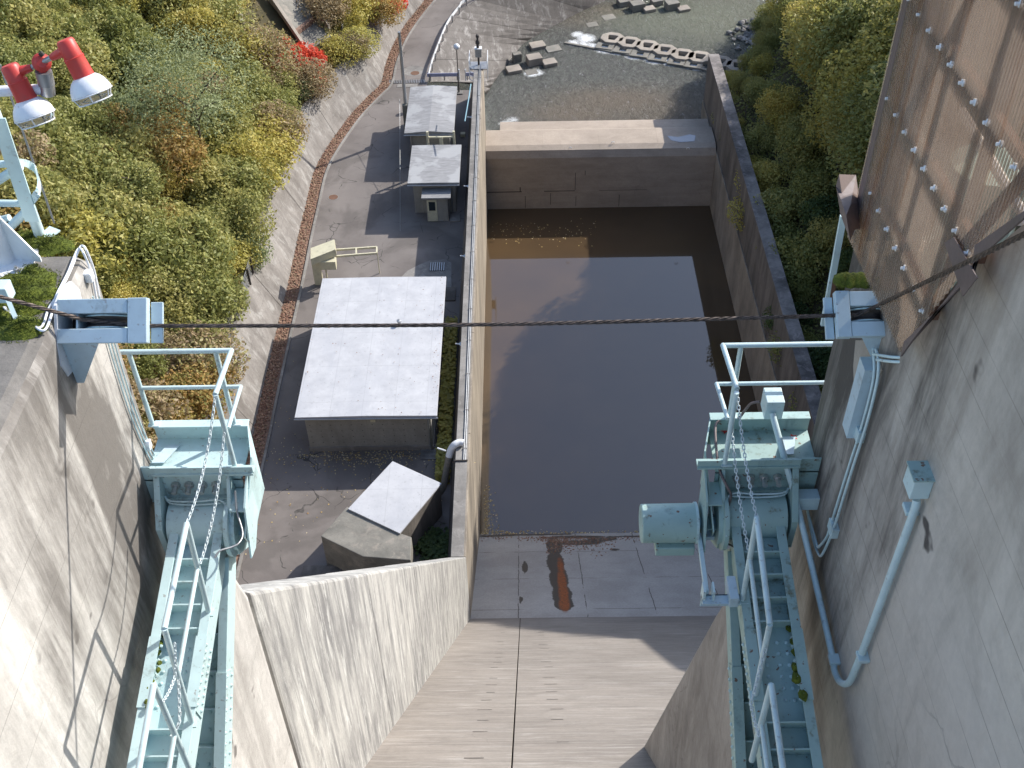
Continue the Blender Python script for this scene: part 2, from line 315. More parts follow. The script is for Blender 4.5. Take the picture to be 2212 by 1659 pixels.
# apron: wet and rust-stained concrete
t = NT('apron_concrete'); a = t.noise(.35, 5); b = t.noise(9, 6, .7); wet = t.attr('wet'); ru = t.attr('rust'); ed = t.noise(2.2, 6, .75)
c = t.mix(t.ramp(a, [(.35,0.),(.65,1.)]), (.36,.34,.315), (.46,.44,.41)); c = t.mix(t.ramp(b, [(.35,.3),(.65,0.)]), c, (.15,.14,.13))
for ax, per, wd, of in ((0, 3.9, .05, .35), (1, 4.2, .04, 0)):
    ln = t.math('MULTIPLY', t.line(t.math('ADD', t.sep(ax), t.math('MULTIPLY', t.noise(1.1, 4), .16)), per, wd, of), t.ramp(t.noise(.5, 3, loc=(ax,5,0)), [(.42,0.),(.5,.9)])); c = t.mix(ln, c, (.07,.06,.05))
wm = t.ramp(t.math('ADD', wet, t.math('MULTIPLY', t.math('SUBTRACT', ed, .5), .9)), [(.45,0.),(.52,1.)]); c = t.mix(wm, c, (.075,.062,.05))
rm = t.ramp(t.math('ADD', ru, t.math('MULTIPLY', t.math('SUBTRACT', ed, .5), .8)), [(.4,0.),(.8,1.)]); c = t.mix(rm, c, t.mix(t.ramp(b, [(.35,0.),(.6,1.)]), (.42,.11,.025), (.16,.055,.02)))
t.bump(b, .3, .01); m['apron'] = t.fin(c, t.ramp(wm, [(0., .85),(1., .45)]))
t = NT('leaf_litter'); isl = t.n('ShaderNodeNewGeometry').outputs['Random Per Island']; m['litter'] = t.fin(t.ramp(isl, [(0,(.14,.065,.045)),(.35,(.25,.135,.09)),(.7,(.33,.215,.15)),(1,(.20,.14,.08))]), .9)
t = NT('ditch_litter'); a = t.noise(7, 6, .8); m['ditch'] = t.fin(t.ramp(a, [(.3,(.11,.065,.048)),(.5,(.215,.135,.10)),(.7,(.29,.20,.15))]), .95)
t = NT('pale_leaf'); isl = t.n('ShaderNodeNewGeometry').outputs['Random Per Island']; m['fleck'] = t.fin(t.ramp(isl, [(0,(.30,.17,.05)),(.5,(.5,.38,.15)),(1,(.6,.5,.35))]), .9)
G1 = (.105,.12,.035); G2 = (.185,.195,.06); G3 = (.28,.265,.09); YL = (.33,.285,.085); OR_ = (.34,.21,.08); BR = (.20,.155,.085); RD = (.56,.075,.045)
m['L_green'] = leaves('leaves_green', [G1, G2, G2, G3]); m['L_olive'] = leaves('leaves_olive', [G2, (.20,.21,.07), G3, (.31,.28,.10)])
m['L_grey'] = leaves('leaves_grey_green', [(.13,.165,.075), (.19,.22,.105), (.25,.275,.14)]); m['L_yellow'] = leaves('leaves_yellow', [G3, (.33,.30,.07), YL, (.40,.33,.095)])
m['L_orange'] = leaves('leaves_orange', [G2, (.28,.21,.07), OR_, YL]); m['L_brown'] = leaves('leaves_brown', [BR, (.25,.20,.11), (.28,.205,.125), (.24,.225,.09)])
m['L_red'] = leaves('leaves_red', [(.32,.03,.02), RD, (.60,.09,.05), (.40,.06,.03)]); m['L_dark'] = leaves('leaves_dark', [(.045,.075,.028), (.075,.11,.035), (.12,.15,.05)])
m['L_cover'] = leaves('leaves_cover', [(.12,.12,.05), (.19,.175,.07), (.27,.22,.10), (.30,.27,.11)], var=.5)
# ------------------------------------------------------------------ main dimensions
XL, XM, XR = -3.1, 2.4, 18.2          # left wall face, middle pier face, right wall face
POOL, RIV = -10.0, -6.0
def chz(y): return -2+1.235*(36.7-y)  # spillway slope
# ---- yard and road (flat sheet), ditch, kerb, revetment, hill follow the foot line of the hill
foot_px = [(545,960),(556,890),(575,800),(600,700),(625,600),(643,520),(662,440),(680,370),(710,315),(757,250),(800,205),(824,180),(835,135),(863,74),(915,5)]
foot = [Vector((-17.3,18,0)), Vector((-17.2,34,0))]+[at(u, v, z=0) for u, v in foot_px]+[Vector((-7,121,0)), Vector((0,131,0)), Vector((12,141,0)), Vector((30,150,0)), Vector((60,158,0))]
for i in range(2, 7): foot[i].x = foot[i].x*.3-17.1*.7
def resample(P, step=None, n=None):
    P = [Vector(p) for p in P]; L = [0]
    for a, b in zip(P, P[1:]): L.append(L[-1]+(b-a).length)
    n = n or int(L[-1]/step)+1; out = []; j = 0
    for k in range(n):
        s = L[-1]*k/(n-1)
        while j < len(P)-2 and L[j+1] < s: j += 1
        out.append(P[j].lerp(P[j+1], (s-L[j])/max(1e-6, L[j+1]-L[j])))
    return out
foot = resample(bez(foot, 5), step=1.0)
NF = len(foot); NRM = []
for i in range(NF):
    d = (foot[min(i+3, NF-1)]-foot[max(i-3, 0)]); d.z = 0; d.normalize(); NRM.append(Vector((-d.y, d.x, 0)))
def off(t, z=0, i0=0, i1=None): return [foot[i]+NRM[i]*t+Vector((0,0,z)) for i in range(i0, i1 or NF)]
def ribbon(a, b):
    v = [*a, *b]; n = len(a); return v, [(i, i+1, n+i+1, n+i) for i in range(n-1)]

yard = MB(); yp = [Vector((-60,15,0)), Vector((-4.3,15,0)), Vector((-4.3,93.9,0))]
T_px = [(1034,178),(1000,177),(960,176),(924,176),(934,146),(944,118),(966,64),(992,28),(1021,4)]
Tq = [at(u, v, z=0) for u, v in T_px]
v_, f_ = grid(np.array([[(x, y, 0) for x in np.linspace(-60, -4.3, 24)] for y in np.linspace(15, 93.9, 30)]))
npmesh('yard', v_, f_, m['asphalt']); bpy.data.objects['yard']['kind'] = 'structure'
ra = off(-1.1, .004, 60); end = resample([at(924,176,z=0), at(934,146,z=0), at(944,118,z=0), at(966,64,z=0), at(992,28,z=0), at(1021,4,z=0), Vector((4,122,0)), Vector((20,134,0)), Vector((60,146,0))], n=len(ra))
i94 = min(range(NF), key=lambda i: abs(foot[i].y-91.5)); ra = resample(off(-1.1, .004, i94), n=80); rb = resample([Vector((-8.6,91.5,.004))]+[p+Vector((0,0,.004)) for p in end], n=80)
v_, f_ = ribbon(ra, rb); r_ = MB().add(v_, f_).obj('road', m['asphalt']); r_['kind'] = 'structure'

kerb = MB(); a, b = off(-.95, .0), off(-1.12, .0)
for z0, z1, p, q in ((.0,.12,a,a),(.12,.12,a,b),(.12,.0,b,b)):
    v_, f_ = ribbon([x+Vector((0,0,z0)) for x in p], [x+Vector((0,0,z1)) for x in q]); kerb.add(v_, f_)
tag(kerb.obj('ditch_kerb', m['walltop']), 'low concrete kerb between the leaf filled ditch and the yard', 'kerb')
v_, f_ = ribbon(off(.05, .012), off(-.96, .012)); tag(MB().add(v_, f_).obj('ditch', m['ditch']), kind='structure')
# low concrete strip beside the road, further downstream
rv = thing('revetment', 'sloping formed concrete wall along the left side of the yard, under the wooded hill', 'retaining wall', foot[40])
H = 3.3
prof = [(0,0),(1.65,3.3),(2.15,3.3),(2.15,2.6)]
step = 6; k = 0
for i0 in range(8, NF-7, step):                       # one cast panel after another, joints open a little
    g = MB(); j = min(i0+step, NF-1); rows = []
    for t_, z_ in prof:
        rows.append([foot[q]+NRM[q]*(t_+.015*(k % 2))+Vector((0,0,z_)) for q in range(i0, j+1)])
    rows = [[p.lerp(r[len(r)//2], .006) for p in r] for r in rows]
    n = len(rows[0]); vv = [p for r in rows for p in r]
    ff = [(a_*n+b_, a_*n+b_+1, (a_+1)*n+b_+1, (a_+1)*n+b_) for a_ in range(3) for b_ in range(n-1)]
    g.add(vv, ff).obj('panel', m['revet'], rv); k += 1
v_, f_ = ribbon(off(.03, -.05), off(1.75, 3.22)); MB().add(v_, f_).obj('joint_backing', m['dark'], rv)
# ---- hill on the left
TS = np.concatenate([[2.1], np.linspace(2.3, 6, 6), np.linspace(7, 75, 46)])
P = np.zeros((NF, len(TS), 3))
for i in range(NF):
    for j, t_ in enumerate(TS):
        p = foot[i]+NRM[i]*t_; z = 3.1+max(0, t_-2.6)*.74+(noise.noise(Vector((p.x*.09, p.y*.09, 3)))*2.2+noise.noise(Vector((p.x*.3, p.y*.3, 7)))*.6)*min(1, max(0, t_-2.5)*.4)
        P[i, j] = (p.x, p.y, z)
hv, hf = grid(P); hill = npmesh('hillside', hv, hf, m['soil'], smooth=True); hill['kind'] = 'structure'
BL = BVHTree.FromPolygons([Vector(p) for p in hv], [tuple(f) for f in hf])
def on(b, u, v, extra=0):
    h = b.ray_cast(CAM, ray(u, v)); return h[0] if h[0] is not None else at(u, v, z=3.25)
# ---- right bank and hill
xs = np.concatenate([np.linspace(19.0, 26, 8), np.linspace(28, 95, 26)]); ys = np.linspace(-10, 210, 74); P = np.zeros((len(ys), len(xs), 3))
for i, y in enumerate(ys):
    sh = max(0, (y-99))*.42 if y < 122 else 9.7+(y-122)*1.1
    for j, x in enumerate(xs):
        xx = x+sh; d = x-19.0; nz = noise.noise(Vector((xx*.08, y*.08, 13)))*2.0*min(1, d*.3)
        st = .62+.85*min(1, max(0, (78-y)/14)); zz = (-3.6 if y < 98 else -6.4)+min(d*.78, 4)+min(40, max(0, d-4/.78)*st)+nz
        if y < 54 and x > 24: zz = max(zz, min(38, chz(y-15)+17.5+nz*.3))      # unseen steep abutment, its top line shaped to cast the spillway shadow
        P[i, j] = (xx, y, zz)
rv_, rf_ = grid(P); npmesh('right_hillside', rv_, rf_, m['soil'], smooth=True)['kind'] = 'structure'
BR_ = BVHTree.FromPolygons([Vector(p) for p in rv_], [tuple(f) for f in rf_])
# ---- river
gx = np.linspace(-20, 75, 320); gy = np.linspace(90, 190, 330); X, Y = np.meshgrid(gx, gy); P = np.stack([X, Y, np.full_like(X, RIV)], -1)
def A2(u, v, z=RIV): p = at(u, v, z=z); return (p.x, p.y)
def rz(X_, Y_): return 1057+.2757*X_, .2757*Y_
foam = np.zeros_like(X)
for (a_, b_, r, s) in [(905,385,1.3,1.),(1010,400,1.2,1.),(1140,430,1.3,1.1),(1230,430,1.3,1.),(1300,460,1.4,1.1),(1430,480,1.3,1.1),(1560,505,1.2,1.),(1620,525,1.,1.),(330,575,.9,1.1),(390,570,.7,.9),(290,620,.7,.6),(360,560,.8,.9),(430,420,.5,.5),(620,520,.5,.6),(690,270,.9,1.),(760,300,1.2,1.1),(660,335,.9,1.),(740,350,.9,1.),(800,360,.9,1.),(900,350,.5,.7),(960,385,.5,.7),(1100,420,.6,.8),(1130,430,.7,1.),(1250,440,.9,1.1),(1290,420,.7,.9),(1380,395,.5,1.),(1420,490,.8,.9),(1340,465,.7,.9),(1560,520,.8,.9),(1500,500,.7,.8),(1600,530,.6,.8),(1910,575,.5,.7),(980,350,.4,.6),(520,350,.6,.6),(180,940,.9,.8),(120,970,.8,.9),(240,900,.8,.5),(560,330,.5,.6),(770,200,.6,.5),(890,140,.5,.5),(60,900,1.6,.35),(200,800,2.5,.3),(450,700,3,.25),(700,600,4,.22),(1100,560,4,.18)]:
    c = A2(*rz(a_, b_)); foam = np.maximum(foam, s*np.exp(-((X-c[0])**2+(Y-c[1])**2)/(1.5*r*r)))
shal = np.zeros_like(X); gre = np.zeros_like(X)
for (a_, b_, rx, ry, s, w_) in [(1000,800,8,3.5,1.,0),(700,880,6,3,1.,0),(1250,880,7,3,.8,0),(1700,120,9,8,1.,1),(1350,160,7,5,.9,1),(2000,60,8,8,.9,1),(1500,330,7,3,.5,1),(700,130,4,3,.6,0),(960,80,3,2,.9,0)]:
    c = A2(*rz(a_, b_)); e = s*np.exp(-(((X-c[0])/rx)**2+((Y-c[1])/ry)**2)**1.5)
    if w_: gre = np.maximum(gre, e)
    else: shal = np.maximum(shal, e)
v_, f_ = grid(P); rr = npmesh('river_water', v_, f_, m['river'], attrs={'foam': foam.ravel(), 'shallow': shal.ravel(), 'green': gre.ravel()}); rr['kind'] = 'structure'
# ---- riverside slope of concrete panels under the road
Tt = resample(Tq+[Vector((5,124,0)), Vector((22,136,0)), Vector((60,148,0))], n=64)
B_px = [(1052,203),(1062,187),(1072,173),(1085,157),(1107,127),(1134,94),(1184,66),(1261,25),(1297,10)]
Bb = resample([at(u, v, z=RIV-.15) for u, v in B_px]+[Vector((16,133,RIV-.15)), Vector((34,140,RIV-.15)), Vector((60,143,RIV-.15))], n=64)
bk = thing('river_bank', 'curved concrete slope with pale lime streaks between the road guardrail and the river', 'embankment', Tt[10])
for i in range(0, 63, 3):
    j = min(i+3, 63); a = Tt[i:j+1]; b = Bb[i:j+1]; lo = .012*((i//3) % 2)
    a = [p.lerp(a[len(a)//2], .01)+Vector((0,0,-.02-lo)) for p in a]; b = [p.lerp(b[len(b)//2], .01)+Vector((0,0,-lo)) for p in b]
    rows = [[p.lerp(q, s) for p, q in zip(a, b)] for s in np.linspace(0, 1, 5)]; n = len(a); vv = [p for r in rows for p in r]
    MB().add(vv, [(x*n+y, x*n+y+1, (x+1)*n+y+1, (x+1)*n+y) for x in range(4) for y in range(n-1)]).obj('panel', m['bank'], bk)
v_, f_ = grid(np.array([[tuple(p.lerp(q, s)-Vector((0,0,.10))) for p, q in zip(Tt, Bb)] for s in np.linspace(0, 1, 5)])); MB().add([Vector(p) for p in v_], [tuple(f) for f in f_]).obj('joint_backing', m['dark'], bk)
# ---- earth below the yard edge, where the wall ends
# ---- pool, apron, spillway slope
v_, f_ = grid(np.array([[(x, y, POOL) for x in np.linspace(XL-.3, XR+.3, 20)] for y in np.linspace(40, 90, 40)])); npmesh('pool_water', v_, f_, m['pool'])['kind'] = 'structure'
gx = np.linspace(XL-.1, XR+.1, 150); gy = np.linspace(36.7, 60, 170); X, Y = np.meshgrid(gx, gy); Z = -2-(Y-36.7)*.635
def APR(u, v):                                       # pixel to the sloping apron
    d = ray(u, v); t_ = (-2-(CAM.y-36.7)*.635-CAM.z)/(d.z+.635*d.y); p = CAM+d*t_; return p.x, p.y
wet = np.zeros_like(X); rus = np.zeros_like(X)
for (u, v, rx, ry, s) in [(1197,1180,.6,1.8,1.),(1200,1215,.62,2.,1.),(1207,1250,.66,2.,1.),(1214,1285,.68,1.8,1.),(1218,1304,.62,1.,1.),(1255,1172,1.6,.5,1.),(1300,1165,1.2,.4,.9),(1240,1160,2.4,.3,.9),(1327,1187,.4,.22,.9),(1134,1225,.22,1.2,.85),(1125,1295,.14,.7,.85),(1145,1155,4,.25,.75),(1400,1158,5,.22,.7),(1060,1158,2,.25,.7)]:
    c = APR(u, v); wet = np.maximum(wet, s*np.exp(-(((X-c[0])/rx)**2+((Y-c[1])/ry)**2)**1.5))
for (u, v, rx, ry, s) in [(1211,1225,.28,2.2,.8),(1214,1255,.33,2.2,1.),(1217,1280,.36,2.,1.),(1219,1304,.36,1.2,1.1)]:
    c = APR(u, v); rus = np.maximum(rus, s*np.exp(-(((X-c[0])/rx)**2+((Y-c[1])/ry)**2)**1.5))
v_, f_ = grid(np.stack([X, Y, Z], -1)); ap = npmesh('apron', v_, f_, m['apron'], attrs={'wet': wet.ravel(), 'rust': rus.ravel()})
tag(ap, 'pale concrete apron with an orange rust stain, dipping under the dark pool', 'apron')
ch = thing('spillway_slope', 'steep concrete spillway slope with horizontal pour lines, running down to the apron', 'spillway', (7.5,36.7,-2))
def chs(x0, x1, y0, y1, nm='slab'):
    return MB().add([(x0,y0,chz(y0)),(x1,y0,chz(y0)),(x1,y1,chz(y1)),(x0,y1,chz(y1)),(x0,y0,chz(y0)-1.5),(x1,y0,chz(y0)-1.5),(x1,y1,chz(y1)-1.5),(x0,y1,chz(y1)-1.5)], [(0,1,2,3),(7,6,5,4),(0,4,5,1),(1,5,6,2),(2,6,7,3),(3,7,4,0)])
ys_ = list(np.arange(3, 36.7, 3.06))+[36.7]
for a, b in zip(ys_, ys_[1:]):
    for x0, x1 in ((XL-.05,-.32),(-.29,XR+.05)): chs(x0, x1, a+.012, b).obj('slab', m['chute'], ch, bevel=.012)
# worn slots left by the formwork, two columns
sl_ = MB()
for i in range(24):
    yy = 11+i*1.02+random.uniform(-.1,.1)
    for xc in (-1.05, .72):
        ww = .32+random.uniform(-.08,.08); ww *= 1 if i < 17 else .7
        if random.random() < .3: continue
        x = xc+random.uniform(-.05,.05); n_ = Vector((0, 1.235, 1)).normalized()*.006
        c = Vector((x, yy, chz(yy))); d = Vector((0,1,-1.235)).normalized()*.05
        sl_.add([c-d+n_-Vector((ww/2,0,0)), c-d+n_+Vector((ww/2,0,0)), c+d+n_+Vector((ww/2,0,0)), c+d+n_-Vector((ww/2,0,0))], [(0,1,2,3)])
o = sl_.obj('form_mark', m['wallr'], ch); o['kind'] = 'stuff'
# ---- walls of the stilling basin
lw = thing('left_basin_wall', 'long concrete wall with a conduit along its top, between the yard and the pool', 'wall', (XL-.5,60,-14))
for i, (a, b) in enumerate(zip(np.arange(36.7, 92, 9.15), list(np.arange(45.85, 92, 9.15))+[92.4])):
    MB().yz([(a+.02,-14),(b,-14),(b,3.5),(a+.02,3.5)], XL-.75, XL).obj('wall_section', m['wall'], lw, bevel=.04)
    g = MB(); g.prism([(XL-.74,a+.02,3.2),(XL-.74,a+.02,-.3),(XL-1.35,a+.02,-.3)], (0,b-a-.02,0)); g.obj('buttress_face', m['wallr'], lw)
MB().box(XL-.80, XL-.12, 36.72, 92.38, 3.5, 3.53).obj('coping', m['walltop'], lw, bevel=.01)
g = MB(); g.lathe((XL-.375,92.4,-14), (0,0,1), [(0,.375),(17.5,.375)], 20); g.obj('rounded_end', m['wall'], lw, smooth=True)
tw = thing('training_wall', 'sunlit sloping side wall of the spillway with grey and white vertical streaks', 'wall', (XL-.5,20,10))
def tz(y): return 3.5+1.247*(36.7-y)
ye = np.linspace(7.58, 36.7, 6)
for a, b in zip(ye, ye[1:]):
    MB().yz([(a+.01,chz(a)-1),(b,chz(b)-1),(b,tz(b)),(a+.01,tz(a))], XL-.85, XL).obj('wall_section', m['train'], tw, bevel=.05)
rw = thing('right_basin_wall', 'dark weathered concrete wall with a lichened top between the pool and the wooded right bank', 'wall', (XR+.5,60,-14))
for i, (a, b) in enumerate(zip(np.arange(27, 99, 9.), list(np.arange(36, 99, 9.))+[99])):
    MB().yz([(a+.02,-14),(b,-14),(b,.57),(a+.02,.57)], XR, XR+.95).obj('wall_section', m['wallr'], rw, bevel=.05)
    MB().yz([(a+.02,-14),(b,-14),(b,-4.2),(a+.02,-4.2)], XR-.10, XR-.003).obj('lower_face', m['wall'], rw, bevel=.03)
MB().box(XR-.02, XR+.98, 27, 99.02, .57, .62).obj('coping', m['lichen'], rw, bevel=.02)
wr = thing('weir', 'tan concrete sill wall closing the pool, flat sunlit top and shaded front face', 'weir', (7.5,91,-14))
xb = [XL+.01, 2.2, 7.4, 12.8, XR-.11]
for a, b in zip(xb, xb[1:]):
    MB().yz([(89.2,-14),(93,-14),(93,-3.72),(92.7,-3.6),(90.1,-3.62),(89.5,-3.85),(89.2,-4.5)], a+.003, b-.003).obj('wall_section', m['weir'], wr)
MB().yz([(93.01,-14),(95.2,-14),(95.2,-4.1),(93.01,-4.1)], XL+1.3, XR-.12).obj('lower_step', m['weir'], wr, bevel=.03)
g = MB()
for (a,b,c,d) in [(XL+.01,XL+3.3,-8.15,-8.06),(2.3,5.2,-8.12,-8.05),(XL+3.1,XL+3.2,-8.1,-7.6),(7.5,12,-8.11,-8.08)]: g.box(a, b, 89.188, 89.21, c, d); g.obj('crack', m['dark'], wr); g = MB()
for (x,c,d) in [(.5,-9.9,-8.6),(2.9,-9.6,-8.3),(5.2,-8.,-6.1),(5.3,-9.8,-8.7),(6.1,-6.4,-5.9),(9.4,-9.9,-8.6)]: g = MB().box(x, x+.05, 89.188, 89.21, c, d).obj('crack', m['dark'], wr)
g = MB()
for u, v in ((1232,321),(1324,309),(1486,322)):
    p = at(u, v, z=-3.59); g.tube(bez([p+Vector((-.12,0,0)), p+Vector((-.1,-.05,.15)), p+Vector((.1,-.05,.15)), p+Vector((.12,0,0))], 3), .03, 6); g.obj('eye_bolt', m['white'], wr); g = MB()
# puddle on the shaded end of the weir
g = MB(); q = [at(u, v, z=-3.585) for u, v in ((1441,293),(1465,296),(1490,290),(1503,293),(1500,305),(1470,307),(1450,303))]; g.add(q, [range(7)]); tag(g.obj('puddle', m['puddle']), 'puddle on the shaded right end of the flat weir top', 'puddle')
# ---- dam body left of the bay
df = MB().add([(-60,5,chz(5)-2.5),(XL-.86,5,chz(5)-2.5),(XL-.86,36,-2.5),(-60,36,-2.5)], [(0,1,2,3)]); tag(df.obj('dam_face', m['chute']), 'sloping downstream face of the dam behind the left pier', 'dam')
# ---- piers
pf = [(-4,18),(-4,49.0),(1.5,48.6),(3.2,47.9),(4.1,47.2),(4.42,46.9),(4.83,46.3),(5.1,45.75),(5.36,45.42),(5.6,45.35),(6.45,45.35),(6.55,45.25),(6.45,42.0),(7.19,41.0),(8.3,38.24),(11.77,28.7),(12.9,chz(12.9)-2),(12.9,18)]
rp = thing('right_pier', 'shaded grey concrete pier in the right foreground with diagonal form lines and dark stains', 'pier', (XM+1.2,5,18))
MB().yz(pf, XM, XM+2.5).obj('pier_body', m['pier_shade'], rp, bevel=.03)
pl = [(-4,18),(-4,45.35),(6.40,45.35),(6.58,45.2),(6.45,42.0),(7.19,41.0),(7.56,39.8),(7.56,18)]
lp = thing('left_pier', 'sunlit pale concrete pier in the left foreground with brown streaks and mossy flat top', 'pier', (XL-1.2,5,18))
MB().yz(pl, XL-2.6, XL+.004).obj('pier_body', m['pier'], lp, bevel=.10)
# ================================================================== the yard
def gable(name, lab, x0, x1, y0, y1, z1, over, rise, wallm, roofm, th=.16, plinth=True):
    b = thing(name, lab, 'building', ((x0+x1)/2, y0, 0))
    MB().box(x0, x1, y0, y1, 0, z1).obj('wall', wallm, b, bevel=.02)
    if plinth: MB().box(x0-.06, x1+.06, y0-.06, y1+.06, .0, .38).obj('plinth', m['walltop'], b, bevel=.02)
    xm = (x0+x1)/2; X0, X1, Y0, Y1 = x0-over, x1+over, y0-over, y1+over*.6
    MB().prism([(X0,Y0,z1),(X1,Y0,z1),(X1,Y0,z1+th),(xm,Y0,z1+th+rise),(X0,Y0,z1+th)], (0,Y1-Y0,0)).obj('roof', roofm, b, bevel=.015)
    return b
big = gable('control_house', 'large low concrete building with a plain white painted roof beside the basin wall', -13.25, -5.6, 47.95, 60.9, 3.22, .45, .06, m['house'], m['white_roof'])
MB().box(-9.25, -8.95, 47.84, 47.949, 2.55, 2.95).obj('vent_cover', m['cream'], big, bevel=.01)
MB().tube([(-5.75,47.85,3.1),(-5.75,47.85,0.1)], .07, 8).obj('drain_pipe', m['zinc'], big, smooth=True)
g = MB()
for iz in range(5):
    for ix in range(12): 
        x = -13+ix*.635; g.lathe((x, 47.951, .75+iz*.5), (0,-1,0), [(0,.035),(.004,.035)], 6)
g.obj('tie_hole', m['dark'], big)['kind'] = 'stuff'
h2 = gable('pump_house', 'small concrete hut with a grey felt roof and a porch with a cream door', -8.3, -5.05, 73.95, 78.95, 2.85, .38, .02, m['house'], m['felt'], plinth=False)
MB().box(-7.28, -5.62, 72.75, 73.945, 0, 2.2).obj('porch', m['house'], h2, bevel=.02)
MB().box(-7.6, -5.35, 72.5, 73.94, 2.2, 2.33).obj('porch_roof', m['felt'], h2, bevel=.01)
dr = MB().box(-7.2, -6.45, 72.69, 72.745, .05, 2.0).obj('door', m['cream'], h2, bevel=.01)
MB().box(-7.08, -6.58, 72.675, 72.688, 1.05, 1.85).obj('window', m['glass'], dr)
MB().lathe((-7.12,72.69,.95), (0,-1,0), [(0,.02),(.06,.02),(.07,.035),(.09,.035)], 8).obj('handle', m['zinc'], dr)
MB().tube([(-5.35,73.85,2.8),(-5.35,73.85,.1)], .05, 8).obj('drain_pipe', m['zinc'], h2)
MB().box(-5.5,-4.7,72.6,73.6,0,.12).obj('step', m['walltop'], h2, bevel=.02)
h3 = gable('gauge_house', 'farther small concrete hut with weathered grey felt roof, behind the cream H frame', -9.05, -5.75, 81.5, 88.7, 2.85, .4, .16, m['house'], m['felt'], plinth=False)
MB().box(-5.74, -5.735+.06, 84.2, 85.0, 0.05, 2.0).obj('door', m['cream'], h3, bevel=.01)
for hh_, x0_, x1_, yf_ in ((h2,-8.7,-4.66,73.5),(h3,-9.5,-5.3,81.05)): MB().tube([(x0_,yf_,2.83),(x1_,yf_,2.80)], .06, 8).obj('gutter', m['zinc'], hh_)
MB().tube([(-8.95,81.4,2.8),(-8.95,81.4,.1)], .05, 8).obj('drain_pipe', m['zinc'], h3)
MB().box(-8.31-.05, -8.305, 75.6, 76.4, 1.2, 1.9).obj('window', m['glass'], h2)
MB().tube([(-13.75,47.46,3.24),(-5.1,47.46,3.20)], .05, 8).obj('gutter', m['zinc'], big)
MB().lathe((-8,56,3.45), (0,0,1), [(0,.09),(.25,.09),(.26,.16),(.34,.16),(.38,.02)], 12).obj('roof_vent', m['zinc'], big)
# cream frames
ft = thing('cream_frame', 'cream H shaped steel frame with a small sign box, between the two small huts', 'frame', (-6.3,80.2,0))
for x in (-7.45,-5.3): MB().box(x-.09, x+.09, 79.95, 80.13, 0, 3.75).obj('post', m['cream'], ft, bevel=.01)
MB().box(-7.36,-5.39,79.98,80.1,3.15,3.27).obj('crossbar', m['cream'], ft); MB().box(-6.5,-6.2,79.8,79.97,2.6,3.35).obj('sign_box', m['cream'], ft, bevel=.01)
p0 = at(690,600,z=0); cx, cy = -15.0, 60.6
p0 = at(697,575,z=1.9); cx, cy = p0.x, p0.y
cf = thing('lift_frame', 'cream boxed frame with a ladder shaped arm, standing behind the white roof', 'frame', (cx,cy,0))
a_ = [at(671,536,z=2.7), at(722,517,z=2.9), at(724.5,538.6,z=2.9), at(670.8,560,z=2.7)]
MB().prism(a_, (0,0,-.06)).obj('hood', m['cream'], cf); MB().prism([p+Vector((.02,0,-.06)) for p in a_], (0,0,-.5)).obj('hood_side', m['cream'], cf)
q0, q1 = at(690,562,z=2.2), at(726,556,z=2.2); MB().box(q0.x, q1.x, q0.y-.25, q0.y+.35, 1.5, 2.2).obj('box', m['cream'], cf, bevel=.01)
q0 = at(672,562,z=2.2); MB().box(q0.x, q0.x+.62, q0.y-.1, q0.y+.1, 0, 2.19).obj('leg', m['cream'], cf, bevel=.01); MB().tube([(q0.x+.95,q0.y,1.5),(q0.x+.95,q0.y,0)], .06, 8).obj('leg', m['cream'], cf)
c = [at(725,540,z=2.1), at(814,534,z=2.1), at(814,547,z=2.1), at(725,554,z=2.1)]
for i in range(4): MB().beam(c[i], c[(i+1)%4], .1, .16).obj('arm_bar', m['cream'], cf)
MB().beam((c[0]+c[1])/2, (c[3]+c[2])/2, .1, .15).obj('arm_bar', m['cream'], cf); q = c[1].lerp(c[2], .5); MB().beam(q, (q.x, q.y, 0), .06, .06, (0,1,0)).obj('leg', m['cream'], cf)
# skewed block with pale lid
zt = 2.6
bl = thing('intake_block', 'skewed rough concrete block with a pale blue-grey lid, in the near corner of the yard', 'chamber', at(790,1150,z=0))
base = [at(u, v, z=zt) for u, v in ((749.4,1094),(693,1158),(784,1202),(887,1210),(889,1160),(863,1151),(953,1044),(848,998))]
MB().prism([base[i] for i in (0,1,2,3,4,5)], (0,0,-2.6)).obj('block', m['blockd'], bl, bevel=.04)
lid = [at(u, v, z=zt+.12) for u, v in ((751.5,1099),(863.7,1152),(953.8,1043.8),(848,996))]
MB().prism(lid, (0,0,-.11)).obj('lid', m['felt'] if 0 else m['white_roof'], bl, bevel=.01)
MB().prism([p+(sum((q for q in lid), Vector())/4-p)*.04+Vector((0,0,-.12)) for p in lid], (0,0,-2.55)).obj('wall', m['wallr'], bl)
sb = thing('low_block', 'low grey concrete slab lying in the shade at the foot of the skewed block', 'slab', at(680,1236,z=0)); q = at(655,1245,z=0); MB().box(q.x, q.x+2.2, q.y-.5, q.y+.5, 0, .35).obj('slab', m['wallr'], sb, bevel=.03)
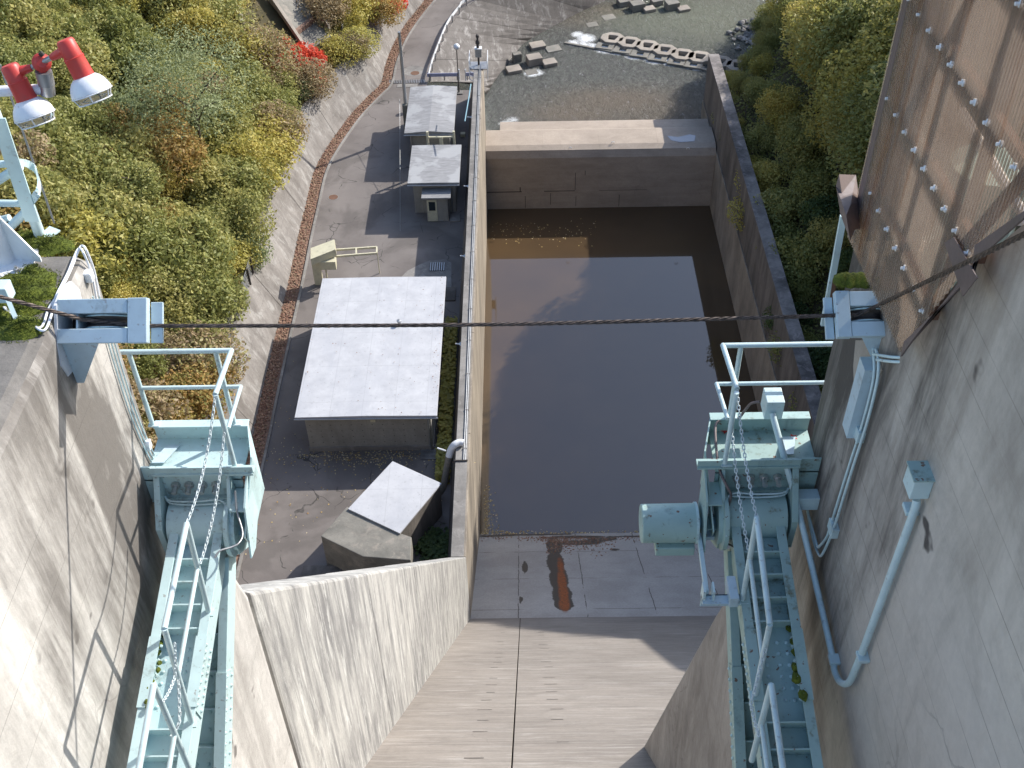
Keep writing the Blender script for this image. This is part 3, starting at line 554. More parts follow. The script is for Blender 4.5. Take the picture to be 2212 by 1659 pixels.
# covers and grates
for (u, v, r, lab) in ((720,426,.38,'rusty round manhole cover in the middle of the yard'),(896.5,158,.42,'rusty round manhole cover on the road inside a patched ring')):
    p = at(u, v, z=.006); t_ = thing('manhole_cover', lab, 'manhole cover', p); MB().lathe(p, (0,0,1), [(0,r),(.012,r)], 24).obj('lid', m['rust'], t_)
    MB().lathe(p-Vector((0,0,.003)), (0,0,1), [(0,r+.06),(.011,r+.06)], 24).obj('frame', m['walltop'], t_)
    if v < 200: MB().lathe(at(893,153,z=.005), (0,0,1), [(0,1.05),(.005,1.05)], 30).obj('patch', m['walltop'], t_)
def grate(lab, x0, x1, y0, y1, z, n, along, mat=None):
    t_ = thing('drain_grate', lab, 'grate', ((x0+x1)/2, y0, z)); MB().box(x0, x1, y0, y1, z, z+.01).obj('pit', m['dark'], t_)
    for i in range(n):
        s = (i+.5)/n
        if along == 'y': x = x0+(x1-x0)*s; g = MB().box(x-(x1-x0)/n*.22, x+(x1-x0)/n*.22, y0, y1, z+.01, z+.05)
        else: y = y0+(y1-y0)*s; g = MB().box(x0, x1, y-(y1-y0)/n*.25, y+(y1-y0)/n*.25, z+.01, z+.05)
        g.obj('bar', mat or m['zinc'], t_)
    return t_
p = at(839,181,z=0); q = at(920,173,z=0); grate('long steel grate across the road just before the curved guardrail', p.x, q.x, p.y, p.y+.62, .01, 22, 'y')
MB_ = MB().box(at(858,184,z=0).x, at(902,184,z=0).x, p.y-.75, p.y-.1, .004, .03); tag(MB_.obj('concrete_sill', m['walltop']), 'narrow pale concrete strip in front of the long road grate', 'slab')
p = at(927,586,z=0); q = at(962,568,z=0); grate('square grate on the pale concrete patch behind the white roof', p.x, q.x, p.y, q.y, .02, 7, 'y')
g = MB(); pp = [at(u, v, z=.008) for u, v in ((865,600),(880,585),(905,572),(930,562),(962,560),(975,568),(975,640),(865,640))]; tag(g.add(pp, [range(8)]).obj('concrete_patch', m['walltop']), 'pale curved concrete patch around the square yard grate', 'paving')
p = at(908,994,z=0); q = at(954,962,z=0); grate('grey slatted grate in the shade at the corner of the large building', p.x, q.x, p.y, q.y, .02, 11, 'x')
p = at(961,651,z=0); q = at(985,622,z=0); tag(MB().box(p.x, q.x, p.y, q.y, 0, .1).obj('cover_slab', m['wallr'], bevel=.02), 'flat grey cover slab between the large building and the basin wall', 'slab')
p = at(1000,294,z=0); tag(MB().box(p.x-.2, p.x+.2, p.y-.2, p.y+.2, 0, .3).obj('marker_box', m['cream'], bevel=.01), 'tiny cream box in the shade beside the two small huts', 'box')
# pole with guy wire
y_ = at(873,290,z=0).y; pt = at(859.7,69,y=y_); pb = at(873,290,z=0); md = at(876,224,y=y_)
pb.x = pt.x = md.x; po = thing('utility_pole', 'tall dark steel pole in a concrete collar beside the farther hut', 'pole', pb)
MB().tube([pb+Vector((0,0,2)), pt], [.17,.12], 12).obj('shaft', m['dark'] if 0 else m['zinc'], po, smooth=True); MB().box(pb.x-.28, pb.x+.28, pb.y-.28, pb.y+.28, 0, md.z).obj('collar', m['blockd'], po, bevel=.03)
tag(MB().tube([at(863.5,215,y=y_), at(864.5,499,z=0)], .018, 5).obj('guy_wire', m['zinc']), 'thin wire slanting from the tall pole down to the asphalt', 'wire')
# street lamp
p = at(991.5,201,z=0); q = at(988.5,107,y=p.y); q.x = p.x; stl = thing('street_lamp', 'slim post lamp with a white globe behind the farther hut', 'street lamp', p)
MB().tube([p, p+Vector((0,0,1.2)), p+Vector((0,0,1.21)), q], [.07,.07,.045,.045], 8).obj('post', m['dark'], stl, smooth=True); g = MB(); g.lathe(q, (0,0,1), [(-.0,.08),(.06,.2),(.2,.29),(.35,.29),(.5,.18),(.56,.02)], 16); g.obj('globe', m['enamel'], stl, smooth=True)
MB().box(p.x-.35, p.x+.35, p.y-.3, p.y+.3, 0, .1).obj('base', m['walltop'], stl, bevel=.02)
# guardrails
gr = thing('guardrail', 'white curved guardrail on posts along the river side of the road', 'guardrail', Tq[3]); gp = [Tq[3]+Vector((.1,0,0))]+Tq[4:]+[Vector((4.6,123.5,0)), Vector((14,131,0))]
gp = bez(gp, 6); 
for z0, z1, dx in ((.45,.58,0.),(.58,.66,.07),(.66,.79,0.)):
    v_, f_ = ribbon([p+Vector((-dx,0,z0)) for p in gp], [p+Vector((-(.07-dx),0,z1)) for p in gp]); 
g = MB()
def wprof(p, nx): return [p+nx*a+Vector((0,0,b)) for a, b in ((0,.44),(.06,.49),(.06,.56),(0,.61),(.06,.66),(.06,.73),(0,.78),(-.015,.78),(-.015,.44))]
rows = []
for i, p in enumerate(gp):
    d = gp[min(i+1, len(gp)-1)]-gp[max(i-1, 0)]; d.normalize(); rows.append(wprof(p, Vector((-d.y, d.x, 0))))
n = 9; vv = [p for r in rows for p in r]; g.add(vv, [(i*n+j, i*n+(j+1)%n, (i+1)*n+(j+1)%n, (i+1)*n+j) for i in range(len(rows)-1) for j in range(n)]); g.obj('beam', m['white'], gr)
for p in resample(gp, step=2.0): MB().tube([p+Vector((.1,0,0)), p+Vector((.1,0,.72))], .06, 8).obj('post', m['zinc'], gr)
y_ = at(960,177,z=0).y+.2; g2 = thing('cross_guardrail', 'pale lavender straight guardrail closing the yard behind the farther hut', 'guardrail', (-7,y_,0))
for a, b in ((-8.5,-5.55),(-4.85,-4.1)): MB().box(a, b, y_-.04, y_+.04, .45, .8).obj('beam', m['palerail'], g2, bevel=.02)
for x in (-8.2,-6.9,-5.7,-4.75): MB().tube([(x,y_+.08,0),(x,y_+.08,.75)], .055, 8).obj('post', m['zinc'], g2)
for x in (-5.5,-4.9): MB().tube([(x,y_,0),(x,y_,1.15)], .06, 8).obj('gate_post', m['white'], g2)
# gooseneck pipe over the wall
pts = [at(1001,957,z=3.75), at(992,956,z=3.78), at(981,962,z=3.7), at(974,972,z=3.4), at(970,986,z=3.0), at(964,1018,z=2.0), at(958,1050,z=1.0), at(950,1064,z=.5), at(945,1066,z=.3)]
gn = thing('gooseneck_pipe', 'white and grey gooseneck pipe bent over the basin wall near the lidded block', 'pipe', pts[-1])
MB().tube(bez(pts[:5], 5), .21, 14).obj('bend', m['white'], gn, smooth=True); MB().tube(bez(pts[4:], 4), .2, 14).obj('downpipe', m['blockd'], gn, smooth=True); MB().tube([at(945,968,z=3.3), at(963,974,z=3.3)], .05, 8).obj('stub', m['white'], gn)
# conduit along wall
cw = thing('wall_conduit', 'pair of thin grey pipes clipped along the top of the long basin wall', 'conduit', (XL-.3,44,3.53))
for dx in (-.32,-.22): MB().tube([(XL+dx,43.6,3.59),(XL+dx,91.8,3.59)], .035, 6).obj('pipe', m['zinc'], cw, smooth=True)
for y in np.arange(44.5, 91, 3.2): MB().box(XL-.38, XL-.16, y, y+.08, 3.535, 3.62).obj('clip', m['dark'], cw)
MB().tube([(XL-.95,43.6,3.4),(XL-.85,43.6,3.59),(XL-.1,43.6,3.59)], .05, 6).obj('bracket', m['dark'], cw)
for i, (u, v) in enumerate(((1015,253),(1009,402),(998,553),(987,743))):
    p = at(u, v, z=3.2); p.x = XL-.76; t_ = thing('wall_bracket', 'small white forked bracket on the basin wall, %s from the far end' % ORD[i], 'bracket', p, 'forked brackets along the basin wall')
    MB().tube([p+Vector((0,0,0)), p+Vector((-.2,0,0)), p+Vector((-.42,0,.02))], .045, 6).obj('arm', m['white'], t_)
    for s in (-1, 1): MB().tube([p+Vector((-.2,0,0)), p+Vector((.02,.25*s,.0))], .04, 6).obj('prong', m['white'], t_)
tag(MB().tube([at(1017,182,x=XL-.82), at(1012,215,x=XL-.95), at(1004,262,x=XL-1.2)], .05, 6).obj('blue_pipe', m['blue']), 'thin blue pipe running down the yard face of the basin wall near its far end', 'pipe')
# gauge station on the end of the wall
gs = thing('gauge_station', 'camera and gauge box on a railed platform at the far end of the basin wall', 'gauge station', (XL-.4,91.6,3.53))
x0 = XL-.375; MB().box(x0-.75, x0+.75, 90.9, 92.3, 3.55, 3.63).obj('platform', m['zinc'], gs); MB().box(x0-.28, x0+.28, 91.5, 91.95, 4.4, 5.15).obj('box', m['zinc'], gs, bevel=.02)
MB().box(x0-.32, x0+.32, 91.45, 92, 5.15, 5.22).obj('box_lid', m['white'], gs); MB().tube([(x0,91.7,3.63),(x0,91.7,4.4)], .09, 8).obj('stand', m['dark'], gs)
MB().lathe((x0-.03,91.7,5.22), (0,0,1), [(0,.12),(.35,.12),(.4,.2),(.6,.2),(.75,.1),(.95,.1),(1.0,.16),(1.2,.14),(1.28,.02)], 12).obj('camera', m['dark'], gs, smooth=True)
for s in (-1, 1):
    for y in (90.2, 91.3, 92.2): MB().tube([(x0+s*.8,y,3.0),(x0+s*.8,y,4.75)], .035, 6).obj('post', m['white'], gs)
    for z in (4.72, 4.2): MB().tube([(x0+s*.8,90.2,z),(x0+s*.8,92.2,z)], .03, 6).obj('rail', m['white'], gs)
for i in range(4): MB().tube([(x0-.8,90.2-.02,3.0+i*.4),(x0-.45,89.9,3.0+i*.4)], .028, 6).obj('rung', m['white'], gs)
# river blocks
for i, (a, b) in enumerate(((965,292),(1100,325),(1240,352),(1375,385),(1515,420),(1650,440),(1810,475),(1950,508))):
    p = at(*rz(a, b), z=RIV+.42); r1, r2 = 1.25, .55; ang = -.33+random.uniform(-.06,.06); ca, sa = math.cos(ang), math.sin(ang)
    if i == 0: H0 = p
    t_ = thing('hollow_block', 'pale hollow concrete block, %s from the left in the upper row across the river' % ORD[i], 'concrete block', (p.x,p.y,RIV-.5), 'hollow blocks in rows across the river')
    g = MB(); K = .42
    def W(x, y, z): return (p.x+x*ca-y*sa, p.y+x*sa+y*ca, z)
    o8 = [(r1,K*r1),(K*r1,r1),(-K*r1,r1),(-r1,K*r1),(-r1,-K*r1),(-K*r1,-r1),(K*r1,-r1),(r1,-K*r1)]; i8 = [(r2,r2*.7),(r2*.9,r2),(-r2*.9,r2),(-r2,r2*.7),(-r2*.7,-r2*.7),(-r2*.6,-r2),(r2*.6,-r2),(r2*.7,-r2*.7)]
    vv = [W(x, y, z) for z in (RIV+.42, RIV-.6) for x, y in o8]+[W(x, y, z) for z in (RIV+.42, RIV-.6) for x, y in i8]
    ff = []
    for k in range(8):
        j = (k+1)%8; ff += [(k,j,16+j,16+k),(k,8+k,8+j,j),(16+k,16+j,24+j,24+k)]
    g.add(vv, ff).obj('ring', m['block'], t_, bevel=.05)
for i, (a, b) in enumerate(((905,360),(1045,390),(1180,420),(1320,452),(1470,482),(1600,505))):
    p = at(*rz(a, b), z=RIV+.2); t_ = thing('sunken_block', 'dark wet hollow concrete block, %s from the left in the lower half sunken row' % ORD[i], 'concrete block', (p.x,p.y,RIV-.5), 'half sunken hollow blocks below the upper row')
    g = MB(); 
    for (xa, xb_, ya, yb) in ((-.95,-.4,-.7,.7),(.4,.95,-.7,.7),(-.397,.397,.35,.7),(-.397,.397,-.7,-.35)):
        ca, sa = math.cos(-.33), math.sin(-.33); g.prism([(p.x+x*ca-y*sa, p.y+x*sa+y*ca, RIV-.5) for x, y in ((xa,ya),(xb_,ya),(xb_,yb),(xa,yb))], (0,0,.72))
    g.obj('ring', m['blockd'], t_)
sq = [(375,345,.9,.35,1.,'m'),(500,378,.9,.1,.8,'d'),(350,440,.85,.8,0.,'m'),(470,478,.8,.4,0.,'m'),(190,533,.85,.35,0.,'m'),(330,562,.7,.04,0.,'d'),(215,415,.5,.9,0.,'d'),(1160,18,.85,.8,0.,'d'),(1252,60,.72,.35,0.,'m'),(1432,12,.8,.8,0.,'d'),(1520,58,.75,.3,0.,'m'),(1055,-4,.8,.6,0.,'d'),(1310,-6,.7,.6,0.,'d'),(805,190,.7,.05,0.,'d'),(935,132,.8,.05,0.,'d')]
wh = ['pale slab nearest the far bank slope at left','dark flat slab touching the water edge of the sill','tallest tan block in the left cluster','tan block at the right of the left cluster','tan block nearest the basin wall end','submerged block ringed by white foam','dark upright block against the bank','dark block by the top edge near the bank','small pale slab under the top edge, left one','dark block by the top edge further right','small pale slab under the top edge, right one','half hidden block at the top edge left of the others','block at the top edge between the two dark ones','submerged slab with a foam edge, nearer one','submerged slab with a foam edge, farther one']
for (a, b, s, h, an, k), lab in zip(sq, wh):
    p = at(*rz(a, b), z=RIV+h); ang = .35; ca, sa = math.cos(ang), math.sin(ang)
    pr = [(p.x+x*ca-y*sa, p.y+x*sa+y*ca, RIV-.6) for x, y in ((-s,-s*.8),(s*.9,-s*.8),(s,s*.8),(-s*.85,s*.8))]
    tag(MB().prism(pr, (0,0,h+.6)).obj('river_block', m['block'] if k == 'm' else m['blockd'], bevel=.05), lab+' in the river', 'concrete block', 'square blocks in the river')
sa_, sb_ = at(*rz(590,335), z=RIV+.05), at(*rz(1700,548), z=RIV+.05)
tag(MB().beam(sa_, sb_, .3, .16).obj('river_sill', m['blockd']), 'low dark concrete sill running across the river below the hollow blocks', 'sill')
# rocks on the right bank
def rockmesh(r, seed):
    g = MB(); rd = random.Random(seed); bm = bmesh.new(); bmesh.ops.create_icosphere(bm, subdivisions=1, radius=r)
    for v in bm.verts: v.co *= rd.uniform(.7, 1.15); v.co.z *= .65
    me = bpy.data.meshes.new('rock'); bm.to_mesh(me); bm.free(); me.materials.append(m['rock']); return me
RM = [rockmesh(.42, s) for s in range(6)]
kk = 0
for i in range(110):
    a = random.gauss(2060, 75); b = random.gauss(280, 65)+(a-2060)*.25
    if a < 1840 or b < 150: continue
    p = at(*rz(a, b), z=RIV+.06); o = bpy.data.objects.new('rock', RM[i % 6]); col.objects.link(o); o.location = p+Vector((0,0,random.uniform(0,.15))); o.rotation_euler = (random.random()*.5, random.random()*.5, random.random()*6); s = random.uniform(.35, 1.2); o.scale = (s, s, s)
    tag(o, 'pale grey boulder in the rock pile at the right edge of the river', 'rock', 'boulders piled at the right river edge'); kk += 1
# concrete gutter on the hillside
sg = thing('hillside_gutter', 'broad grey concrete gutter with raised pale edges running down the wooded hill at the top', 'gutter', on(BL, 700, 60))
def G(X_, Y_): return 474.4+.1838*X_, .1838*Y_
def hz(X_, Y_, dz=.25): 
    u, v = G(X_, Y_); p = on(BL, u, v); return p+Vector((.15,0,dz))
def strip(nm, L, Rr, mat, n=7, dz=.3):
    a = [(L[0][0]+(L[1][0]-L[0][0])*i/n, L[0][1]+(L[1][1]-L[0][1])*i/n) for i in range(n+1)]; b = [(Rr[0][0]+(Rr[1][0]-Rr[0][0])*i/n, Rr[0][1]+(Rr[1][1]-Rr[0][1])*i/n) for i in range(n+1)]
    A_ = [hz(*q, dz) for q in a]; B_ = [hz(*q, dz) for q in b]; lin = lambda Q: [Q[0].lerp(Q[-1], i/n) for i in range(n+1)]; A_, B_ = lin(A_), lin(B_)
    top, f = ribbon(A_, B_); k = len(top); low = [p-Vector((0,0,.5)) for p in top]; nn = n+1
    side = [(i, i+1, k+i+1, k+i) for i in range(nn-1)]+[(nn+i, k+nn+i, k+nn+i+1, nn+i+1) for i in range(nn-1)]+[(0, k, k+nn, nn), (nn-1, 2*nn-1, k+2*nn-1, k+nn-1)]
    return MB().add(top+low, f+side).obj(nm, mat, sg)
strip('slab', ((560,20),(890,440)), ((940,20),(1140,250)), m['blockd'], dz=.5); strip('slab', ((900,460),(1010,640)), ((1150,270),(1290,460)), m['blockd'], dz=.3)
strip('edge', ((500,-60),(1010,690)), ((545,-60),(1045,690)), m['block'], dz=.95); strip('edge', ((900,-40),(1270,410)), ((950,-40),(1290,400)), m['block'], dz=.95)
strip('edge', ((885,430),(1130,235)), ((900,462),(1145,262)), m['L_orange'] if 0 else m['ditch'], dz=.72)
# rock outcrops on the hill
for i, (L_, lab) in enumerate((([(60,0),(150,0),(240,180),(300,330),(330,470),(270,400),(120,240),(80,120)], 'pale bare rock outcrop high on the hill, the longer one'),([(330,420),(440,380),(500,480),(480,560),(380,620),(340,520)], 'small pale rock outcrop just below the longer one'))):
    g = MB(); pts = [hz(a, b, .8) for a, b in L_]; c = sum(pts, Vector())/len(pts); tri = []
    V_ = []; F_ = []
    for k in range(len(pts)):
        a, b = pts[k], pts[(k+1)%len(pts)]
        base_i = len(V_); rws = []
        for s in range(5):
            for q in range(5):
                p = a.lerp(b, q/4).lerp(c, s/4); V_.append(p+Vector((.4*noise.noise(p*1.3), .3*noise.noise(p*1.7), .6*noise.noise(p*.9)-(.9 if s == 0 else 0))))
        F_ += [(base_i+s*5+q, base_i+s*5+q+1, base_i+s*5+q+6, base_i+s*5+q+5) for s in range(4) for q in range(4)]
    tag(g.add(V_, F_).obj('rock_outcrop', m['rock']), lab, 'rock')
# slatted fences along the top of the revetment
def fence(lab, px, cat='fence'):
    P_ = [on(BL, u, v)+Vector((.3,0,0)) for u, v in px]; f = thing('fence', lab, cat, P_[0], 'fence pieces along the revetment top')
    for p in P_: MB().beam(p, p+Vector((0,0,1.35)), .12, .12, (0,1,0)).obj('post', m['dark'], f)
    for a, b in zip(P_, P_[1:]):
        for k in range(6): MB().tube([a+Vector((-.08,0,.15+k*.22)), b+Vector((-.08,0,.15+k*.22))], .025, 5).obj('rail', m['zinc'], f)
fence('low rail fence at the top of the retaining wall left of the near railing', [(466,770),(482,735),(500,697),(512,672)]); fence('low rail fence at the bend above the cable, partly overgrown', [(519,655),(532,615),(538,590)])
fence('short overgrown rail fence on the revetment top above the middle of the yard', [(543,520),(551,480),(556,462)]); fence('rail fence half hidden by the red maple', [(612,190),(640,160),(655,140)]); fence('short rail fence beside the foot of the hillside gutter', [(735,85),(755,60),(765,45)])
# ================================================================== foreground: gate machinery
def ball(g, c, r, ax=(0,0,1)): g.lathe(c, ax, [(-r*.0, r),(r*.45, r*.85),(r*.8, r*.45),(r*.9, .001)], 7)
rv_me = None
def rivets(parent, pts, ax, r=.017, mat=None):
    global rv_me
    if rv_me is None:
        g = MB(); ball(g, (0,0,0), 1.0); o = g.obj('rivet_proto', m['aqua'], org=(0,0,0)); rv_me = o.data; rv_me.name = 'rivet'; bpy.data.objects.remove(o)
    rot = Vector(ax).to_track_quat('Z', 'Y').to_euler()
    for p in pts:
        o = bpy.data.objects.new('rivet', rv_me); col.objects.link(o); o.parent = parent; o.location = Vector(p)-ORG[parent]; o.rotation_euler = rot; o.scale = (r, r, r)
def gate_arms(cx, s, side, xp):
    """s=+1: the bay is to the right of the pier. lx runs from the pier into the bay"""
    X = lambda lx: cx+s*lx
    def bx(g, a, b, *r): x0, x1 = sorted((X(a), X(b))); return g.box(x0, x1, *r)
    root = thing('girder', 'pair of aqua painted riveted steel gate arms on the %s, with cross plates and handrail' % side, 'girder', (cx, 5.0, 42.4))
    mt = m['aqua'] if s > 0 else m['aqua_dirty']
    # upper arm nearly level, lower arm sloping down to the gate behind the viewer
    for nm, (y0, z0), (y1, z1), hh in (('upper', (5.92, 43.02), (2.6, 42.25), .30), ('lower', (5.80, 42.72), (2.6, 40.15), .34)):
        d = Vector((0, y1-y0, z1-z0)); L = d.length; d.normalize(); n = Vector((1,0,0)).cross(d); n = n if n.z > 0 else -n
        def pt(lx, a, h): return Vector((X(lx), y0, z0))+d*a+n*h
        for lx in (-.18, .18):
            g = MB(); g.beam(pt(lx, 0, -hh/2), pt(lx, L, -hh/2), .014, hh, n); g.obj('side_plate', mt, root)
            g = MB(); g.beam(pt(lx, .02, .007), pt(lx, L, .007), .075, .014, n); g.obj('flange', mt, root, bevel=.003)
        g = MB(); g.beam(pt(0, .1, -hh*.45), pt(0, L, -hh*.45), .344, .012, n); g.obj('web', mt, root)
        a = .34
        while a < L-.05:
            if not (.98 < a < 1.52 and nm == 'upper'):
                g = MB(); g.beam(pt(-.172, a, -hh*.22), pt(.172, a, -hh*.22), .012, hh*.44, n); g.obj('cross_plate', mt, root)
            a += .195 if nm == 'upper' else .3
        # riveted splice
        s0, s1 = (1.0, 1.55) if nm == 'upper' else (.95, 1.75)
        for lx in (-.18, .18):
            g = MB(); g.beam(pt(lx+(.0125 if lx > 0 else -.0125), s0, -hh*.45), pt(lx+(.0125 if lx > 0 else -.0125), s1, -hh*.45), .01, hh*.8, n); g.obj('splice_plate', mt, root)
            g = MB(); g.beam(pt(lx, s0, .021), pt(lx, s1, .021), .085, .012, n); g.obj('splice_plate', mt, root)
            P_ = [pt(lx+(.019 if lx > 0 else -.019), s0+.04+i*(s1-s0-.08)/8, -hh*q) for i in range(9) for q in (.2, .65)]
            rivets(root, P_, (s*(1 if lx > 0 else -1), 0, 0))
            rivets(root, [pt(lx*.87, s0+.04+i*(s1-s0-.08)/8, -hh*.25) for i in range(9)], (-s*(1 if lx > 0 else -1), 0, 0), .02)
        rivets(root, [pt(lx, s0+.05+i*(s1-s0-.1)/5, -hh*.45+.006) for i in range(6) for lx in (-.12, -.05, .05, .12)], n)
    for i in range(6 if s < 0 else 9):
        rr_ = random.uniform(.7, 1.3)*(.034 if s < 0 else .022); c = Vector((X(-.145+.02*math.sin(i*5)), 5.02-i*(.115 if s < 0 else .08)-.02*math.sin(i*3), 42.71)); g = MB(); V_ = []
        for q in range(4):
            for k in range(9): a_ = 2*math.pi*k/9; f_ = math.cos(q/3*1.5); V_.append(c+Vector((math.cos(a_)*rr_*f_*random.uniform(.75,1.25), math.sin(a_)*rr_*1.4*f_*random.uniform(.75,1.25), rr_*.9*math.sin(q/3*1.5))))
        g.add(V_, [(q*9+k, q*9+(k+1)%9, q*9+9+(k+1)%9, q*9+9+k) for q in range(3) for k in range(9)])
        tag(g.obj('moss_tuft', m['moss']), '%s moss tuft counted from the trunnion, growing in the %s arm girder' % (ORD[i], side), 'moss', 'moss tufts in the %s arm girder' % side)
    # trunnion: hub drum, side plates, bolts
    tr = thing('trunnion', 'aqua steel trunnion with rounded hub, bolted seat and side gussets on the %s pier' % side, 'trunnion', (cx, 6.0, 42.9))
    x0, x1 = X(-.24), X(.24); g = MB(); g.lathe((x0,5.98,42.93), (x1-x0,0,0), [(0,.20),(abs(x1-x0),.20)], 28); g.obj('hub', mt, tr, smooth=True)
    g = MB(); g.lathe((X(.245),5.96,42.93), (s,0,0), [(0,.27),(.035,.27),(.04,.22),(.075,.22)], 28); g.obj('hub_flange', mt, tr, smooth=True)
    g = MB(); bx(g, -.30, .30, 6.10, 6.13, 42.5, 43.42); g.obj('seat_plate', mt, tr)
    g = MB(); bx(g, -.30, .30, 6.06, 6.10, 43.10, 43.14); g.obj('seat_ledge', mt, tr)
    for a, b in ((-.32,-.27),(.27,.30)):
        g = MB(); ya = [(6.13,42.45),(5.82,42.7),(5.80,43.05),(6.06,43.40),(6.13,43.42)]; g.yz(ya, X(a), X(b)); g.obj('side_gusset', mt, tr, bevel=.004)
    g = MB(); g.beam((X(-.32),6.09,43.435), (X(.5),6.09,43.435), .10, .02); g.beam((X(-.32),6.06,43.47), (X(.5),6.06,43.47), .012, .08); g.obj('top_flange', mt, tr)
    for lx in (-.17,-.06,.05,.16):
        g = MB(); g.lathe((X(lx),6.10,43.27), (0,-1,-.15), [(0,.038),(.03,.038),(.031,.024),(.095,.024)], 6); g.obj('bolt', m['steel'], tr)
    g = MB(); g.yz([(6.12,43.4),(5.85,43.25),(5.7,42.8),(5.85,42.75),(6.12,42.9)], X(.42), X(.435)); g.obj('bay_gusset', mt, tr)
    for z in (43.2, 42.9):
        g = MB(); bx(g, .30, .42, 5.85, 6.10, z, z+.012); g.obj('stiffener', mt, tr)
    # grease tubes
    g = MB(); g.tube(bez([(X(-.26),6.03,43.2),(X(-.2),5.98,43.2),(X(0),5.98,43.19),(X(.2),5.98,43.2),(X(.26),5.9,43.15),(X(.27),5.7,43.0)], 4), .008, 6); g.tube(bez([(X(-.26),6.03,43.17),(X(-.2),5.98,43.17),(X(0),5.98,43.15),(X(.2),5.98,43.17)], 4), .008, 6); g.obj('grease_tube', m['aqua_pipe'], tr)
    return root
gate_arms(-2.67, 1, 'left', XL); gate_arms(1.89, -1, 'right', XM)
# platforms (trough shaped beams on the pier noses)
def platform(x0, x1, xe, lab, mt, sgn):
    t_ = thing('platform', lab, 'platform', (x0, 6.35, 43.2)); z = 43.45; a, b = sorted((x0, x1))
    MB().box(a, b, 6.12, 6.60, z-.16, z-.145).obj('floor', mt, t_)
    MB().box(a, b, 6.585, 6.60, z-.30, z).obj('back_web', mt, t_); MB().box(a, b, 6.565, 6.65, z, z+.014).obj('back_flange', mt, t_, bevel=.003)
    MB().box(a, b, 6.12, 6.135, z-.42, z+.0).obj('front_web', mt, t_)
    e = x1; g = MB(); g.add([(e,6.60,z),(e+sgn*.10,6.20,z+.02),(e+sgn*.04,5.75,z-.45),(e,5.95,z-.8),(e,6.60,z-.8)], [range(5)]); o = g.obj('end_plate', mt, t_); sm = o.modifiers.new('t', 'SOLIDIFY'); sm.thickness = .012
    for f in (.35, .8): x = x0+(x1-x0)*f; MB().prism([(x,6.14,z-.144),(x,6.28,z-.144),(x,6.14,z-.02)], (.012,0,0)).obj('gusset', mt, t_)
    xx = x0+(x1-x0)*.2; MB().prism([(xx-.06,6.5,z-.14),(xx+.05,6.5,z-.14),(xx-.02,6.25,z-.09),(xx-.12,6.25,z-.09)], (0,0,.01)).obj('floor_plate', m['sheave_blue'], t_)
    return t_
platform(XL+.006, -2.30, -2.2, 'aqua trough platform under the left railing, lit by the sun', m['aqua'], 1)
platform(XM-.006, 1.56, 1.46, 'aqua trough platform under the right railing, stained brown with moss and fallen leaves', m['aqua_dirty'], -1)
# railings
def railing(lab, tl, tc, tn, ml, mc, mn, posts, mt):
    r = thing('railing', lab, 'railing', posts[0][0]); 
    MB().tube([tl, tc], .021, 10).obj('top_rail', mt, r, smooth=True); MB().tube([tc, tn], .021, 10).obj('top_rail', mt, r, smooth=True)
    MB().tube([ml, mc], .017, 10).obj('mid_rail', mt, r, smooth=True); MB().tube([mc, mn], .017, 10).obj('mid_rail', mt, r, smooth=True)
    for c, rr in ((tc,.0225),(mc,.018)): g = MB(); g.lathe(c, (0,0,1), [(-rr,.002),(-rr*.7,rr*.7),(0,rr),(rr*.7,rr*.7),(rr,.002)], 10); g.obj('elbow', mt, r, smooth=True)
    for a, b in posts:
        MB().tube([a, b], .021, 10).obj('post', mt, r, smooth=True); MB().box(a[0]-.03, a[0]+.06, a[1]-.03, a[1]+.03, a[2], a[2]+.012).obj('foot', mt, r)
Y6 = 6.60; ZR = 43.46
def vp(u, v, y, z1):                                   # a vertical post standing at pixel (u,v) in plane y
    p = at(u, v, y=y); return (Vector((p.x, p.y, ZR)), Vector((p.x, p.y, z1)))
zt_, zm_ = at(380,759,y=Y6).z, at(400,837,y=Y6).z
tl = at(268,760,y=Y6); tc = at(500,758,y=Y6); tn = at(465,852,z=zt_); ml = at(300,838,y=Y6); mc = at(520,836,y=Y6); mn = at(493,925,z=zm_)
for q in (tl, tc): q.z = zt_
for q in (ml, mc): q.z = zm_
np_ = at(505,1007,z=ZR); np_.x = tn.x; np_.y = tn.y
tl.x -= .15; railing('pale aqua pipe railing on the left pier, in front of red and green bushes', tl, tc, tn, ml, mc, mn, [vp(327,909,Y6,zt_), vp(505,909,Y6,zt_), (np_, tn)], m['aqua_pipe'])
zt2, zm2 = at(1660,745,y=Y6).z, at(1660,828,y=Y6).z
tl = at(1850,743,y=Y6); tc = at(1562,745,y=Y6); tn = at(1592,840,z=zt2); ml = at(1850,825,y=Y6); mc = at(1548,829,y=Y6); mn = at(1572,905,z=zm2)
for q in (tl, tc): q.z = zt2
for q in (ml, mc): q.z = zm2
a2 = Vector((tn.x-.01, tn.y-.04, ZR)); railing('pale aqua pipe railing on the right pier, over the dark pool', tl, tc, tn, ml, mc, mn, [vp(1575,905,Y6,zt2), (a2, a2+Vector((0,0,zt2-ZR)))], m['aqua_pipe'])
